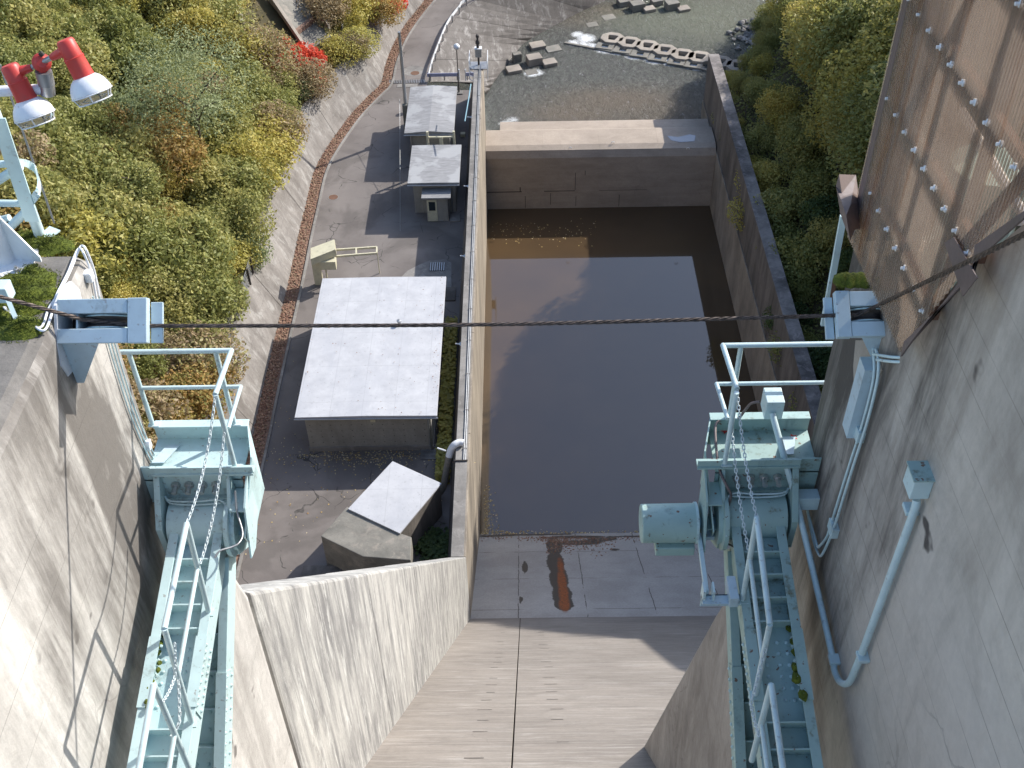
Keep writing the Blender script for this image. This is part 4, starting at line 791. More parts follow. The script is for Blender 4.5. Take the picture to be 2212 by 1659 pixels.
# handrails standing on the arms
def arm_rail(lab, x, segs):
    r = thing('arm_handrail', lab, 'handrail', (x, 4.6, 43))
    for kind, p in segs: MB().tube(p, .0215 if kind != 'mid_rail' else .017, 10).obj(kind, m['aqua_pipe'], r, smooth=True)
    return r
def armz(y): return 43.03+(y-5.92)*.232
for x, lab, P_, zt3 in ((-2.47, 'pipe handrail standing on the left gate arm', [(447,1309.5,403,1131),(405,1538,355,1358),(0,0,332,1480)], 0),(1.69, 'pipe handrail standing on the right gate arm', [(1603,1301,1635,1118),(1622,1540,1663,1348),(0,0,1666,1480)], 0)):
    segs = []; T_ = []; B_ = []
    for i, (ub, vb, ut, vt_) in enumerate(P_):
        if ub: b = at(ub, vb, x=x); t_ = at(ut, vt_, y=b.y)
        else: t_ = at(ut, vt_, z=T_[-1].z-.02); b = Vector((t_.x, t_.y, armz(t_.y)))
        b.z = armz(b.y) if ub else b.z; t_.x = (t_.x+b.x)/2 if not ub else t_.x
        T_.append(t_); B_.append(b); segs.append(('post', [b, t_]))
    segs.append(('top_rail', [T_[0], T_[1]])); e = T_[2]+(T_[2]-T_[1])*1.3; e = Vector((T_[2].x, T_[2].y-1.5, T_[2].z-.35)); segs.append(('top_rail', [T_[2], e]))
    M_ = [b.lerp(t_, .52) for b, t_ in zip(B_, T_)]; segs += [('mid_rail', [M_[0], M_[1]]), ('mid_rail', [M_[2], M_[2]+(e-T_[2])])]
    rr_ = arm_rail(lab, x, segs)
    for b in B_[:2]: MB().box(b.x-.04, b.x+.04, b.y-.04, b.y+.04, b.z-.02, b.z-.004).obj('foot', m['aqua'], rr_)
    if x < 0: TL, ML = T_, M_
    else: TRr, MR = T_, M_
# chains
def link_mesh():
    g = MB(); pts = []
    for k in range(12):
        a = 2*math.pi*k/12; pts.append(Vector((math.cos(a)*.0095, 0, math.sin(a)*.0095+(.0095 if math.sin(a) > 0 else -.0095))))
    g.tube(pts, .0040, 5, close=True); o = g.obj('l', m['chain'], org=(0,0,0), smooth=True); me = o.data; me.name = 'link'; bpy.data.objects.remove(o); return me
LM = link_mesh()
def chain(lab, pts, sag=.03):
    P_ = []
    for a, b in zip(pts, pts[1:]):
        for k in range(10): t_ = k/10; q = a.lerp(b, t_); P_.append(q-Vector((0,0,sag*4*t_*(1-t_)*(b-a).length)))
    P_.append(pts[-1]); P_ = resample(P_, step=.030); c = thing('safety_chain', lab, 'chain', pts[0])
    for i in range(len(P_)-1):
        d = (P_[i+1]-P_[i]).normalized(); q = d.to_track_quat('Z', 'Y'); o = bpy.data.objects.new('link', LM); col.objects.link(o); o.parent = c; o.location = (P_[i]+P_[i+1])/2-ORG[c]
        from mathutils import Quaternion
        o.rotation_euler = (q @ Quaternion((0,0,1), (i % 2)*math.pi/2+.3)).to_euler()
t1 = at(465,852,z=zt_); chain('left chain from the top rail of the left railing to the arm handrail', [t1, TL[0]], .10)
chain('chain from the middle rail of the left railing to the arm handrail', [at(484,935,z=zm_+.02), ML[0]+Vector((.03,0,.05))], .10)
chain('lower chain looped between two handrail posts on the left gate arm', [at(377.6,1389,z=TL[1].z-.1), at(378,1460,z=TL[1].z-.35), at(352,1515,z=TL[1].z-.12)], .05)
chain('short lower chain below the middle rail on the left gate arm', [ML[1], at(388,1560,z=ML[1].z-.15), at(370,1590,z=ML[1].z-.1)], .05)
t2 = at(1592,842,z=zt2); chain('chain from the top rail of the right railing to the top of the arm handrail', [t2, TRr[0]], .08)
chain('chain from the middle rail of the right railing to the right gate arm', [at(1581,927,z=zm2), MR[0]+Vector((0,0,.02))], .08)
chain('lower chain hanging beside the handrail of the right gate arm', [TRr[1]+Vector((0,-.03,-.25)), at(1622,1520,z=TRr[1].z-.45), at(1640,1590,z=TRr[1].z-.3)], .05)
# cable sheaves
def sheave(lab, xa, xb, s, mt, pc, hw, til):
    """xa at the pier, xb free end; the frame leans back about the x axis so that its slot faces up along the rope"""
    t_ = thing('cable_sheave', lab, 'pulley', (xa, pc.y, pc.z-.3)); L = lambda f: xa+(xb-xa)*f
    e1 = Vector((0, math.cos(til), math.sin(til))); e2 = Vector((0, -math.sin(til), math.cos(til)))
    def T(p): return Vector((p[0], 0, 0))+Vector((0, pc.y, pc.z))+e1*p[1]+e2*p[2]
    def fin(g, nm, mat=mt, **k): g.v = [T(p) for p in g.v]; return g.obj(nm, mat, t_, **k)
    def b(nm, f0, f1, y0, y1, z0, z1, mat=mt): x0, x1 = sorted((L(f0), L(f1))); fin(MB().box(x0, x1, y0, y1, z0, z1), nm, mat, bevel=.005)
    k = hw*.34
    for sg in (-1, 1):
        y0, y1 = sorted((sg*k, sg*hw)); b('side_beam', 0, .78, y0, y1, -.02, .035); b('inner_web', 0, .80, *sorted((sg*k, sg*(k+.012))), -.22, -.021)
    b('end_plate', .785, 1.0, -hw-.003, hw+.003, -.03, .039); b('divider', .20, .225, -k+.001, k-.001, -.14, .02); b('lip', 1.004, 1.14, -hw*1.0, hw*.86, -.06, -.035); b('back_plate', 0, .80, -k-.02, k+.02, -.25, -.222, m['dark'])
    c = (L(.49), 0, -.135); g = MB(); g.lathe(Vector(c)-Vector((0,.04,0)), (0,1,0), [(0,.03),(0,.150),(.010,.158),(.026,.125),(.054,.125),(.070,.158),(.08,.150),(.08,.03)], 32); fin(g, 'wheel', m['dark'], smooth=True)
    for dy in (-.040,.040): g = MB(); g.tube([Vector((c[0]+.155*math.cos(a), dy, c[2]+.155*math.sin(a))) for a in np.linspace(0, 2*math.pi, 28, endpoint=False)], .006, 6, close=True); fin(g, 'rim', m['aqua'])
    g = MB(); g.lathe((c[0],-.09,c[2]), (0,1,0), [(0,.03),(.18,.03)], 12); fin(g, 'axle')
    g = MB(); x0 = xa+.004*s; q = T((0,-hw+.02,-.02)); g.prism([(x0,q.y,q.z),(x0+s*.26,q.y,q.z),(x0+s*.05,q.y,q.z-.38),(x0,q.y,q.z-.38)], (0,.04,0)); g.obj('gusset', mt, t_)
sheave('pale blue cable pulley in a steel frame fixed to the left pier', XL+.01, -2.49, 1, m['sheave_blue'], at(225,694,y=5.73), .148, R(45)); sheave('blue cable pulley in a steel frame on the right pier, half behind the brown sheet', 2.52, 2.09, -1, m['sheave_blue'], at(1860,680,y=5.73), .155, R(36))
# white mortar patches behind the brackets
g = MB(); q = [at(u, v, x=XL+.012) for u, v in ((122,660),(135,625),(155,608),(172,625),(180,660),(215,742),(190,745),(168,790),(148,813),(133,790),(125,745))]; g.prism(q, (-.02,0,0)); tag(g.obj('mortar_patch', m['enamel']), 'smeared white mortar patch around the bracket of the left pulley', 'patch')
g = MB(); q = [at(u, v, x=XM-.008) for u, v in ((1848,735),(1890,735),(1905,800),(1888,830),(1860,905),(1845,860),(1843,790))]; g.prism(q, (.02,0,0)); tag(g.obj('mortar_patch', m['block']), 'smooth pale mortar patch on the right pier below the pulley', 'patch')
g = MB(); g.box(at(1880,780,x=2.3).x-.0, XM, 5.52, 5.66, 44.3, 44.95); tag(g.obj('bracket_web', m['sheave_blue']), 'short blue bracket standing below the right pulley', 'bracket')
# wire rope
def rope(lab, pts, r=.012):
    P_ = resample(pts, step=.012); g = MB(); strands = 6; acc = 0; fr = []
    for i, p in enumerate(P_):
        d = (P_[min(i+1, len(P_)-1)]-P_[max(i-1, 0)]).normalized(); a = d.cross(Vector((0,0,1))).normalized(); b = a.cross(d); fr.append((p, a, b))
    b0 = 0; K = 12
    for i, (p, a, b) in enumerate(fr):
        tw = i*.012/.13*2*math.pi/1.0
        for k in range(K):
            th = 2*math.pi*k/K; rr = r*(1+.20*math.cos(6*(th)-0)); an = th+tw/3; g.v.append(p+(a*math.cos(an)+b*math.sin(an))*(r*1.16 if k % 2 else r*.80))
    for i in range(len(fr)-1):
        for k in range(K): g.f.append([i*K+k, i*K+(k+1)%K, (i+1)*K+(k+1)%K, (i+1)*K+k])
    return tag(g.obj('wire_rope', m['rope']), lab, 'cable')
a, b = at(300,704,y=5.73), at(1850,680,y=5.73); mid = a.lerp(b, .5)-Vector((0,0,.035)); l0, r0 = at(178,690,y=5.73), at(1880,668,y=5.73)
lf = at(0,641,y=5.62); rt = at(2212,507,x=2.02)
rope('long dark wire rope stretched across the bay between the two pulleys and up both sides', [lf+(lf-l0)*1.2, l0, a]+[x for x in bez([a, mid, b], 10)][1:]+[r0, rt, rt+(rt-r0)*.6])
# pier top left: lattice mast, floodlights, moss, base plate, wires
ZT = 45.35
mast = thing('light_mast', 'pale aqua lattice mast with a ladder hoop standing on the left pier', 'mast', at(40,520,z=ZT))
bf = at(88,512,z=ZT); y1 = bf.y; top = Vector((bf.x, bf.y, ZT+3.2)); MB().tube([bf, top], .04, 12).obj('leg', m['aqua_pipe'], mast, smooth=True)
def fp(u, v, y): return at(u, v, y=y)
MB().beam(at(70,478,y=6.56), at(-5,255,y=6.56), .10, .012, (0,1,0)).obj('leg', m['aqua'], mast)
for (a_, b_) in (((-60,355),(43,354)),((-60,438),(68,440)),((-60,490),(20,470))): MB().tube([fp(*a_, y1+.02), fp(*b_, y1)], .026, 10).obj('brace', m['aqua_pipe'], mast, smooth=True)
for (a_, b_) in (((-20,400),(44,358)),((-30,480+60),(68,446)),((-50,600),(24,500))): MB().tube([fp(a_[0], a_[1], y1-.05), fp(*b_, y1)], .032, 10).obj('brace', m['aqua_pipe'], mast, smooth=True)
hp = [fp(38,350,y1),fp(62,355,y1+.1),fp(78,372,y1+.1),fp(85,398,y1+.02),fp(80,418,y1-.1),fp(66,438,y1-.05)]; g = MB(); hp = bez(hp, 5)
for p, q in zip(hp, hp[1:]): g.beam(p, q, .012, .05, (0,0,1))
g.obj('hoop', m['aqua_pipe'], mast)
p = at(112,497,z=ZT); MB().prism([at(88,505,z=ZT+.012), at(107,488,z=ZT+.012), at(130,497,z=ZT+.012), at(103,518,z=ZT+.012)], (0,0,-.01)).obj('foot_plate', m['aqua_pipe'], mast)
tag(MB().tube([at(0,140,y=6.9), at(117,482,y=6.9)], .008, 6).obj('aerial_wire', m['zinc']), 'thin grey guy wire slanting past the floodlights down to the left pier', 'wire')
bp = thing('post_base', 'white steel post with gusseted base plate amid the moss on the left pier', 'post', at(15,560,z=ZT))
c = at(10,565,z=ZT); MB().tube([c, c+Vector((0,0,3.0))], .085, 16).obj('post', m['white'], bp, smooth=True); MB().prism([at(-40,604,z=ZT+.02), at(60,594,z=ZT+.02), at(92,520,z=ZT+.02), at(20,524,z=ZT+.02)], (0,0,-.02)).obj('base_plate', m['white'], bp, bevel=.003)
MB().prism([c+Vector((.06,.0,0.02)), c+Vector((.28,-.04,.02)), c+Vector((.28,-.04,.06)), c+Vector((.06,0,.42))], (0,.014,0)).obj('gusset', m['white'], bp); q = at(37,585,z=ZT+.02); MB().lathe(q, (0,0,1), [(0,.022),(.02,.022),(.021,.01),(.04,.01)], 6).obj('bolt', m['steel'], bp)
def flood(lab, cu, cv, tilt, yy):
    """lamp head: (cu,cv) neck end of the red body"""
    return
FY = 6.35; J = at(90,135,y=FY)
fl = thing('floodlight', 'twin red and white floodlight heads on a silver socket, left edge above the trees', 'floodlight', J)
MB().tube([at(-20,198,y=FY), at(92,193,y=FY)], .034, 12).obj('bracket_arm', m['enamel'], fl, smooth=True)
g = MB(); g.tube([at(103,203,y=FY), at(101,175,y=FY), at(96,158,y=FY)], [.046,.044,.04], 14); g.obj('socket', m['steel'], fl, smooth=True); g = MB(); g.lathe(at(99,176,y=FY), (at(96,158,y=FY)-at(101,180,y=FY)), [(-.02,.05),(.07,.05)], 14); g.obj('socket_cap', m['zinc'], fl, smooth=True)
vd = (J-CAM).normalized()
g = MB(); g.lathe(J+vd*.04, -vd, [(-.03,.03),(-.02,.052),(.03,.058),(.045,.056),(.05,.045),(.062,.03)], 20); g.obj('junction_box', m['red'], fl, smooth=True); g = MB(); g.tube([at(93,120,y=FY), at(79,112,y=FY)][:1]+[at(86,113,y=FY)], .016, 10); g.obj('plug', m['black'], fl)
g = MB(); g.tube([J, at(93,158,y=FY)], .026, 10); g.obj('neck', m['red'], fl, smooth=True)
for (k0, h0, h1, n0, sc_) in (((68,146),(24,150),(60,218),(68,238),1.),((112,124),(144,96),(183,168),(197,185),1.)):
    K0 = at(*k0, y=FY); A0 = at(*h0, y=FY-.02); A1 = at(*h1, y=FY-.06); ax = (A1-A0).normalized(); L = (A1-A0).length
    g = MB(); g.tube([J, K0], .017, 10); g.obj('knuckle', m['zinc'], fl, smooth=True)
    g = MB(); g.tube([K0, A0.lerp(A1, .12)], [.022,.036], 12); g.obj('yoke', m['red'], fl, smooth=True)
    g = MB(); g.lathe(A0-ax*.03, ax, [(-.0,.045),(.012,.055),(L*.5,.058),(L*.5+.004,.064),(L*.5+.02,.061),(L+.03,.066)], 22); g.obj('lamp_body', m['red'], fl, smooth=True)
    ax2 = (ax+Vector((0,-.10,-.05))).normalized()
    g = MB(); g.lathe(A1-ax*.01, ax2, [(0,.064),(.006,.074),(.02,.092),(.045,.110),(.075,.122),(.095,.127),(.102,.127),(.103,.116)], 30); g.obj('shade', m['enamel'], fl, smooth=True)
    g = MB(); g.lathe(A1+ax2*.103, ax2, [(0,.115),(.02,.105),(.04,.08),(.052,.04),(.056,.001)], 26); g.obj('lens', m['clear'], fl, smooth=True)
    a1 = ax2.orthogonal().normalized(); a2 = ax2.cross(a1); O = A1+ax2*.098
    g = MB()
    for rr_, dd in ((.127,.0),(.105,.048)): g.tube([O+ax2*dd+(a1*math.cos(a)+a2*math.sin(a))*rr_ for a in np.linspace(0, 2*math.pi, 26, endpoint=False)], .0045, 6, close=True)
    for k in range(6):
        a = k*math.pi/3; e = a1*math.cos(a)+a2*math.sin(a); g.tube([O+e*.127, O+ax2*.048+e*.105], .004, 6)
    g.obj('guard', m['enamel'], fl)
# moss cushions
def cushion(u, v, rx, ry, h, lab):
    c = at(u, v, z=ZT); g = MB(); n = 14; V_ = []; F_ = []
    for i in range(7):
        for k in range(n*2):
            a = math.pi*k/n; f = math.sin(i/6*math.pi/2+.0); p = Vector((math.cos(a)*rx*(1-i/6), math.sin(a)*ry*(1-i/6), 0)); nz = noise.noise(Vector((c.x*3+p.x*8, c.y*3+p.y*8, u)))
            p *= 1+.35*nz; p.z = h*f*(1+.5*nz); V_.append(c+p)
    for i in range(6):
        for k in range(2*n): F_.append((i*2*n+k, i*2*n+(k+1)%(2*n), (i+1)*2*n+(k+1)%(2*n), (i+1)*2*n+k))
    for q in V_[:-2*n] if 0 else [random.choice(V_) for _ in range(int(2600*rx*ry/.03))]:
        d = Vector((random.uniform(-1,1), random.uniform(-1,1), random.uniform(.2,1)))*.016; e = d.cross(Vector((0,0,1))).normalized()*.004; q = q+Vector((random.uniform(-.03,.03), random.uniform(-.03,.03), -.002)); b_ = len(g.v); g.v += [q-e, q+e, q+d]; g.f.append([b_, b_+1, b_+2])
    g.add(V_, F_); tag(g.obj('moss_cushion', m['moss'], smooth=True), lab, 'moss', 'moss cushions on the left pier')
for a in ((65,513,.14,.06,.035,'small moss cushion next to the mast leg on the left pier'),(62,531,.10,.06,.035,'round moss cushion lying in the hole of the base plate'),(104,532,.18,.12,.05,'bright moss cushion right of the base plate'),(40,628,.30,.22,.06,'large bright moss cushion below the base plate'),(70,590,.09,.08,.04,'little moss cushion at the lower corner of the base plate'),(12,645,.2,.2,.04,'flat moss cushion at the left edge near the rope'),(58,668,.13,.09,.05,'moss cushion above the lowest one, beside the wires'),(48,712,.16,.12,.06,'lowest round moss cushion on the left pier, below the rope'),(-3,690,.12,.1,.04,'moss at the very left edge below the rope'),(55,650,.12,.1,.04,'moss cushion crossed by the wire rope')): cushion(*a)
# wires over the left pier
w1 = [(0,655),(25,680),(49,686),(74,704),(86,708),(95,697),(105,667),(127,633),(152,584),(169,542),(177,531),(186,540),(203,584),(214,640)]
def onpier(u, v): 
    p = at(u, v, z=ZT+.02)
    return p if p.x < XL and p.y < 6.5 else (at(u, v, x=XL+.02) if p.x >= XL else at(u, v, y=6.5))
for dx, dv, lab in ((0,0,'outer white cable draped over the left pier top'),(8,6,'inner white cable draped over the left pier top')):
    pts = [onpier(u+(dx if u < 120 else -dx*.7), v+dv*(1 if v > 600 or 1 else 0)) for u, v in w1]; tag(MB().tube(bez(pts, 5), .009, 7).obj('white_cable', m['enamel'], smooth=True), lab, 'cable', 'white cables on the left pier')
for k, lab in ((0,'outer of three thin cables running down the nose of the left pier'),(1,'middle of three thin cables running down the nose of the left pier'),(2,'inner of three thin cables running down the nose of the left pier')):
    pts = [at(u-k*7, v, x=XL+.02) for u, v in ((214,640),(236,700),(262,790),(292,885),(318,950),(345,1005),(358,1020))]; pts.append(at(388-k*2,1062+k*3,x=XL+.2)); tag(MB().tube(bez(pts, 4), .007, 6).obj('pier_cable', m['aqua_pipe'], smooth=True), lab, 'cable', 'thin cables on the pier nose')
for u, v, lab in ((192,595,'small white cable clamp near the top of the left pier nose'),(318,960,'small white cable clamp low on the left pier nose')): p = at(u, v, x=XL+.02); tag(MB().box(p.x-.03, p.x+.03, p.y-.04, p.y+.03, p.z-.04, p.z+.04).obj('cable_clamp', m['white'], bevel=.008), lab, 'clamp')
lb = thing('cable_bracket', 'white steel bracket holding cables at the left edge above the lowest moss', 'bracket', at(40,700,z=ZT)); MB().beam(at(12,636,z=ZT+.15), at(38,697,z=ZT+.02), .03, .03).obj('bar', m['aqua_pipe'], lb); MB().box(at(2,620,z=ZT+.2).x-.08, at(2,620,z=ZT+.2).x+.05, at(2,620,z=ZT+.2).y-.05, at(2,620,z=ZT+.2).y+.06, ZT+.1, ZT+.22).obj('box', m['aqua_pipe'], lb, bevel=.008)
# ---- right pier services
XP = XM-.045
def pipe(nm, lab, pts, r, mt=None, cat='pipe', n=5): return tag(MB().tube(bez(pts, n), r, 10).obj(nm, mt or m['aqua_pipe'], smooth=True), lab, cat)
jb = at(1672,905,y=6.5); pb_ = thing('junction_box', 'pale square box on the flange of the right platform, brown hose on its side', 'box', jb)
c0 = at(1672,872,y=6.5); MB().box(c0.x-.075, c0.x+.07, 6.44, 6.62, c0.z-.12, c0.z+.07).obj('box', m['aqua_pipe'], pb_, bevel=.006)
pA = [at(1668,893,y=6.42), at(1700,1010,x=2.12), at(1722,1090,x=2.22), at(1760,1250,x=2.31), at(1797,1412,x=XP), at(1803,1450,x=XP), at(1816,1474,x=XP), at(1834,1474,x=XP), at(1850,1440,x=XP), at(1862,1410,x=XP), at(1917,1262,x=XP), at(1972,1112,x=XP), at(1980,1080,x=XP)]
pipe('large_conduit', 'thick aqua conduit making a long V on the right pier up to the wall box', pA, .026)
wb = thing('wall_box', 'pale aqua electrical box fixed to the face of the right pier', 'electrical box', at(1985,1060,x=XP)); c0 = at(1988,1040,x=2.35)
MB().box(2.285, XM, c0.y-.065, c0.y+.085, c0.z-.085, c0.z+.07).obj('case', m['aqua_pipe'], wb, bevel=.005); MB().box(2.275, 2.40, c0.y-.072, c0.y+.092, c0.z+.072, c0.z+.082).obj('lid', m['aqua_dirty'], wb)
for u, v in ((1965,1100),(1862,1420),(1800,1425)): p = at(u, v, x=XP); tag(MB().box(p.x-.035, XM, p.y-.045, p.y+.045, p.z-.012, p.z+.02).obj('pipe_clamp', m['aqua_pipe'], bevel=.004), {1965:'clamp just under the wall box on the right pier',1862:'right hand clamp at the V bottom of the thick conduit',1800:'left hand clamp at the V bottom of the thick conduit'}[u], 'clamp')
for k, lab in ((0,'left of two thin conduits running down the right pier'),(1,'right of two thin conduits running down the right pier')):
    pts = [(1884+k*8,742+k*12),(1888+k*10,770+k*10),(1886+k*8,825+k*4),(1862+k*9,920),(1830+k*9,1020),(1796+k*9,1130),(1786+k*8,1160),(1772+k*5,1178+k*18),(1766+k*3,1180+k*18),(1757-k*0,1150+k*16),(1742,1095)]
    pipe('thin_conduit', lab, [at(u, v, x=XP+.01) for u, v in pts], .011)
for u, v, lab in ((1850,932,'plate clamp halfway down the two thin conduits'),(1795,1140,'plate clamp near the bottom of the two thin conduits')): p = at(u, v, x=XP); tag(MB().box(p.x-.01, XM, p.y-.07, p.y+.06, p.z-.05, p.z+.05).obj('clamp_plate', m['aqua_pipe'], bevel=.004), lab, 'clamp')
for k in range(2): pipe('cross_conduit', ['upper','lower'][k]+' short conduit entering the right pier below the pulley', [at(1886+k*8,765+k*12,x=XP), at(1925,771+k*10,x=XP+.02), at(1950,772+k*10,x=XP+.06)], .010)
sb_ = thing('switch_box', 'small aqua switch box beside the thick conduit on the right pier', 'box', at(1742,1085,x=2.3)); c0 = at(1740,1080,x=2.3); MB().box(2.20, XM, c0.y-.05, c0.y+.06, c0.z-.07, c0.z+.07).obj('case', m['aqua_pipe'], sb_, bevel=.005)
# drive motor of the right gate
mo = thing('gate_motor', 'aqua round motor housing sticking out over the apron beside the right gate arm', 'motor', at(1440,1131,y=5.95)); a, b = at(1381,1131,y=5.95), at(1499,1131,y=5.95); b.z = a.z
g = MB(); g.lathe(a, b-a, [(-.0,.02),(.012,.155),(.02,.162),((b-a).length,.165),((b-a).length+.01,.02)], 32); g.obj('housing', m['aqua_dirty'], mo, smooth=True)
MB().box(a.x+.13, b.x, 5.78, 6.05, a.z-.22, a.z-.12).obj('base', m['aqua_dirty'], mo, bevel=.01); MB().lathe(b, (1,0,0), [(0,.175),(.02,.175)], 28).obj('flange', m['aqua'], mo)
q = at(1560,1140,y=5.95); g = MB(); g.lathe(b+Vector((.02,0,0)), (1,0,0), [(0,.05),(.05,.05),(.051,.03),(.12,.03),(.121,.06),(q.x-b.x,.06)], 16); g.obj('shaft', m['blue'], mo, smooth=True)
MB().box(b.x+.05, q.x+.05, 5.86, 6.0, a.z-.12, a.z-.075).obj('bracket', m['sheave_blue'], mo, bevel=.005)
MB().beam((b.x+.03,5.85,a.z-.03), at(1526,1280,z=42.86), .035, .05).obj('link_bar', m['aqua_pipe'], mo, bevel=.004)
q0, q1 = at(1516,1285,z=42.85), at(1606,1290,z=42.85); MB().box(q0.x, q1.x, q0.y-.08, q0.y+.01, 42.82, 42.84).obj('arm_bracket', m['sheave_blue'], mo); MB().box(q0.x, q1.x, q0.y-.0, q0.y+.012, 42.70, 42.84).obj('arm_bracket_web', m['sheave_blue'], mo)
MB().box(q0.x, q0.x+.02, q0.y-.05, q0.y+.05, 42.8, 42.95).obj('clevis', m['aqua_pipe'], mo); MB().box(q0.x+.075, q0.x+.09, q0.y-.05, q0.y+.05, 42.8, 42.95).obj('clevis', m['aqua_pipe'], mo); MB().box(q0.x+.20, q0.x+.27, q0.y-.1, q0.y+.12, 42.82, 42.93).obj('stop_block', m['sheave_blue'], mo, bevel=.004)
ls = thing('small_lamp', 'small box lamp with a pale pinkish lens beside the motor', 'lamp', at(1535,1105,y=6.05)); c0 = at(1535,1099,y=6.05); MB().box(c0.x-.065, c0.x+.075, c0.y-.06, c0.y+.06, c0.z-.09, c0.z-.005).obj('housing', m['zinc'], ls, bevel=.01); MB().box(c0.x-.06, c0.x+.07, c0.y-.055, c0.y+.055, c0.z-.004, c0.z+.01).obj('lens', m['enamel'], ls, bevel=.004)
pipe('brown_hose', 'brown hose looping from the junction box over the right platform to the trunnion', [at(1640,868,y=6.5), at(1622,872,y=6.52), at(1608,888,y=6.55), at(1595,903,y=6.58), at(1570,904,y=6.6), at(1550,912,y=6.55), at(1545,930,y=6.45), at(1549,985,y=6.2), at(1556,1020,y=6.05), at(1570,1050,y=5.95), at(1579,1070,y=5.92), at(1572,1095,y=5.93), at(1562,1112,y=5.95)], .011, m['rust'] if 0 else m['brown'], 'hose')
pipe('grey_cable', 'grey cable curving from the left trunnion down onto the lower gate arm', [at(508,1060,y=5.95), at(512,1105,y=5.85), at(524,1150,y=5.7), at(517,1172,y=5.6), at(500,1182,y=5.55), at(475,1190,y=5.5), at(464,1205,y=5.45)], .008, m['zinc'], 'cable')
pipe('black_cable', 'black cable dropping from the motor shaft to the side of the right gate arm', [at(1556,1118,y=5.93), at(1548,1150,y=5.85), at(1565,1170,y=5.75), at(1590,1185,y=5.65), at(1599,1205,y=5.55)], .008, m['black'], 'cable')
# ---- hut of brown translucent sheet on the right pier
hut = thing('sheet_hut', 'hut clad in brown translucent corrugated plastic sheet with rusty frame on the right pier', 'hut', (2.6, 5, 45.4))
XS = 2.28
edge = [at(u, v, x=XS) for u, v in ((1838,520),(1945,762),(2080,590),(2212,462),(2330,350))]; ey = [p.y for p in edge][::-1]; ez = [p.z for p in edge][::-1]
yN, yF = 3.2, at(1838,520,x=XS).y; ztop = 49.6
nw = int((yF-yN)/.032*6); V_ = []; F_ = []
pans = [yN, 4.02, 4.86, 5.7, yF]
for a_, b_ in zip(pans, pans[1:]):
    ysx = np.arange(a_, b_+.05, .032/6); V_ = []
    off_ = .004*(pans.index(a_) % 2)
    for y in ysx:
        x = XS+.011*math.sin(2*math.pi*y/.032)-off_; zb = float(np.interp(y, ey, ez))
        V_ += [(x, y, zb), (x, y, zb+(ztop-zb)*.5), (x, y, ztop)]
    n_ = len(ysx); F_ = [(i*3+k, (i+1)*3+k, (i+1)*3+k+1, i*3+k+1) for i in range(n_-1) for k in (0,1)]
    npmesh('corrugated_sheet', np.array(V_), np.array(F_), m['sheet'], parent=hut, smooth=True, org=ORG[hut])
ZG = [50-2.2, 50-2.78, 50-3.4, 50-4.02]; 
def gl(y): return float(np.interp(y, ey, ez))
for z in ZG:
    ys2 = [y for y in np.arange(yN, yF, .02) if gl(y) < z-.02]; MB().box(XS+.03, XS+.075, ys2[0], yF-.03, z-.03, z+.03).obj('girt', m['rust'], hut)
    for k, y in enumerate(np.arange(ys2[0]+.05, yF-.02, .20)):
        g = MB(); g.lathe((XS+.004,y,z), (-1,0,0), [(0,.020),(.012,.020),(.013,.010),(.030,.010)], 6); g.obj('bolt', m['enamel'], hut)
for y in (3.7, 4.35, 4.95, 5.5, 6.02): zb = max(gl(y-.1), gl(y+.1), 45.36)+.06; MB().box(XS+.08, XS+.13, y-.025, y+.025, zb+.02, ztop).obj('frame_post', m['rust'], hut)
g = MB()
for a_, b_ in (((3.7,48.8),(5.0,46.4)),((5.0,48.9),(6.1,46.6))): g.beam((XS+.2,a_[0],a_[1]), (XS+.2,b_[0],b_[1]), .05, .05)
g.obj('brace', m['rust'], hut)
MB().box(XS-.014, XS+.06, yF-.06, yF+.03, 45.55, ztop).obj('corner_flashing', m['brown'], hut, bevel=.004)
MB().box(XS-.012, XS+.004, yF-.30, yF-.061, 45.55, ztop).obj('flashing_leaf', m['sheet'], hut)
for i in range(3):
    y0 = yN+.1
V_ = []; ysx = np.arange(XS+.05, 3.2, .032/4)
for x in ysx: V_ += [(x, yF+.0+.008*math.sin(2*math.pi*x/.032), 45.5), (x, yF+.008*math.sin(2*math.pi*x/.032), ztop)]
npmesh('corrugated_sheet', np.array(V_), np.array([(2*i, 2*i+2, 2*i+3, 2*i+1) for i in range(len(ysx)-1)]), m['sheet'], parent=hut, smooth=True, org=ORG[hut])
MB().box(3.2, 3.7, 4.4, 5.3, 45.4, 46.9).obj('machine_cover', m['brown'], hut, bevel=.02); MB().box(2.6, 4.6, 3.3, 6.3, 45.36, 45.42).obj('floor', m['block'], hut)
for i in range(7): MB().box(2.7, 3.9, 3.6+i*.36, 3.68+i*.36, 45.7+i*.04, 45.74+i*.04).obj('light_bar_slat', m['zinc'] if i % 2 else m['white'], hut)  # pale slats added to read as sunlit bars through the sheet
MB().tube([(2.75,3.3,46.5),(2.75,6.2,46.5)], .03, 8).obj('light_bar_rail', m['white'], hut); MB().tube([(3.4,5.7,45.4),(3.4,5.7,48.5)], .05, 8).obj('light_bar_post', m['white'], hut)  # white pipes added as further bright bars behind the sheet
MB().lathe((2.9,5.9,45.4), (0,0,1), [(0,.25),(.9,.25)], 18).obj('drum', m['aqua_dirty'], hut)
cp = at(1828,440,x=2.2); MB().prism([at(1806,402,x=2.12), at(1812,376,x=2.12), at(1849,377,x=2.30), at(1853,440,x=2.26), at(1838,440,x=2.18), at(1828,465,x=2.12)], (0.03,-.10,-.14)).obj('corner_hood', m['brown'], hut, bevel=.004)
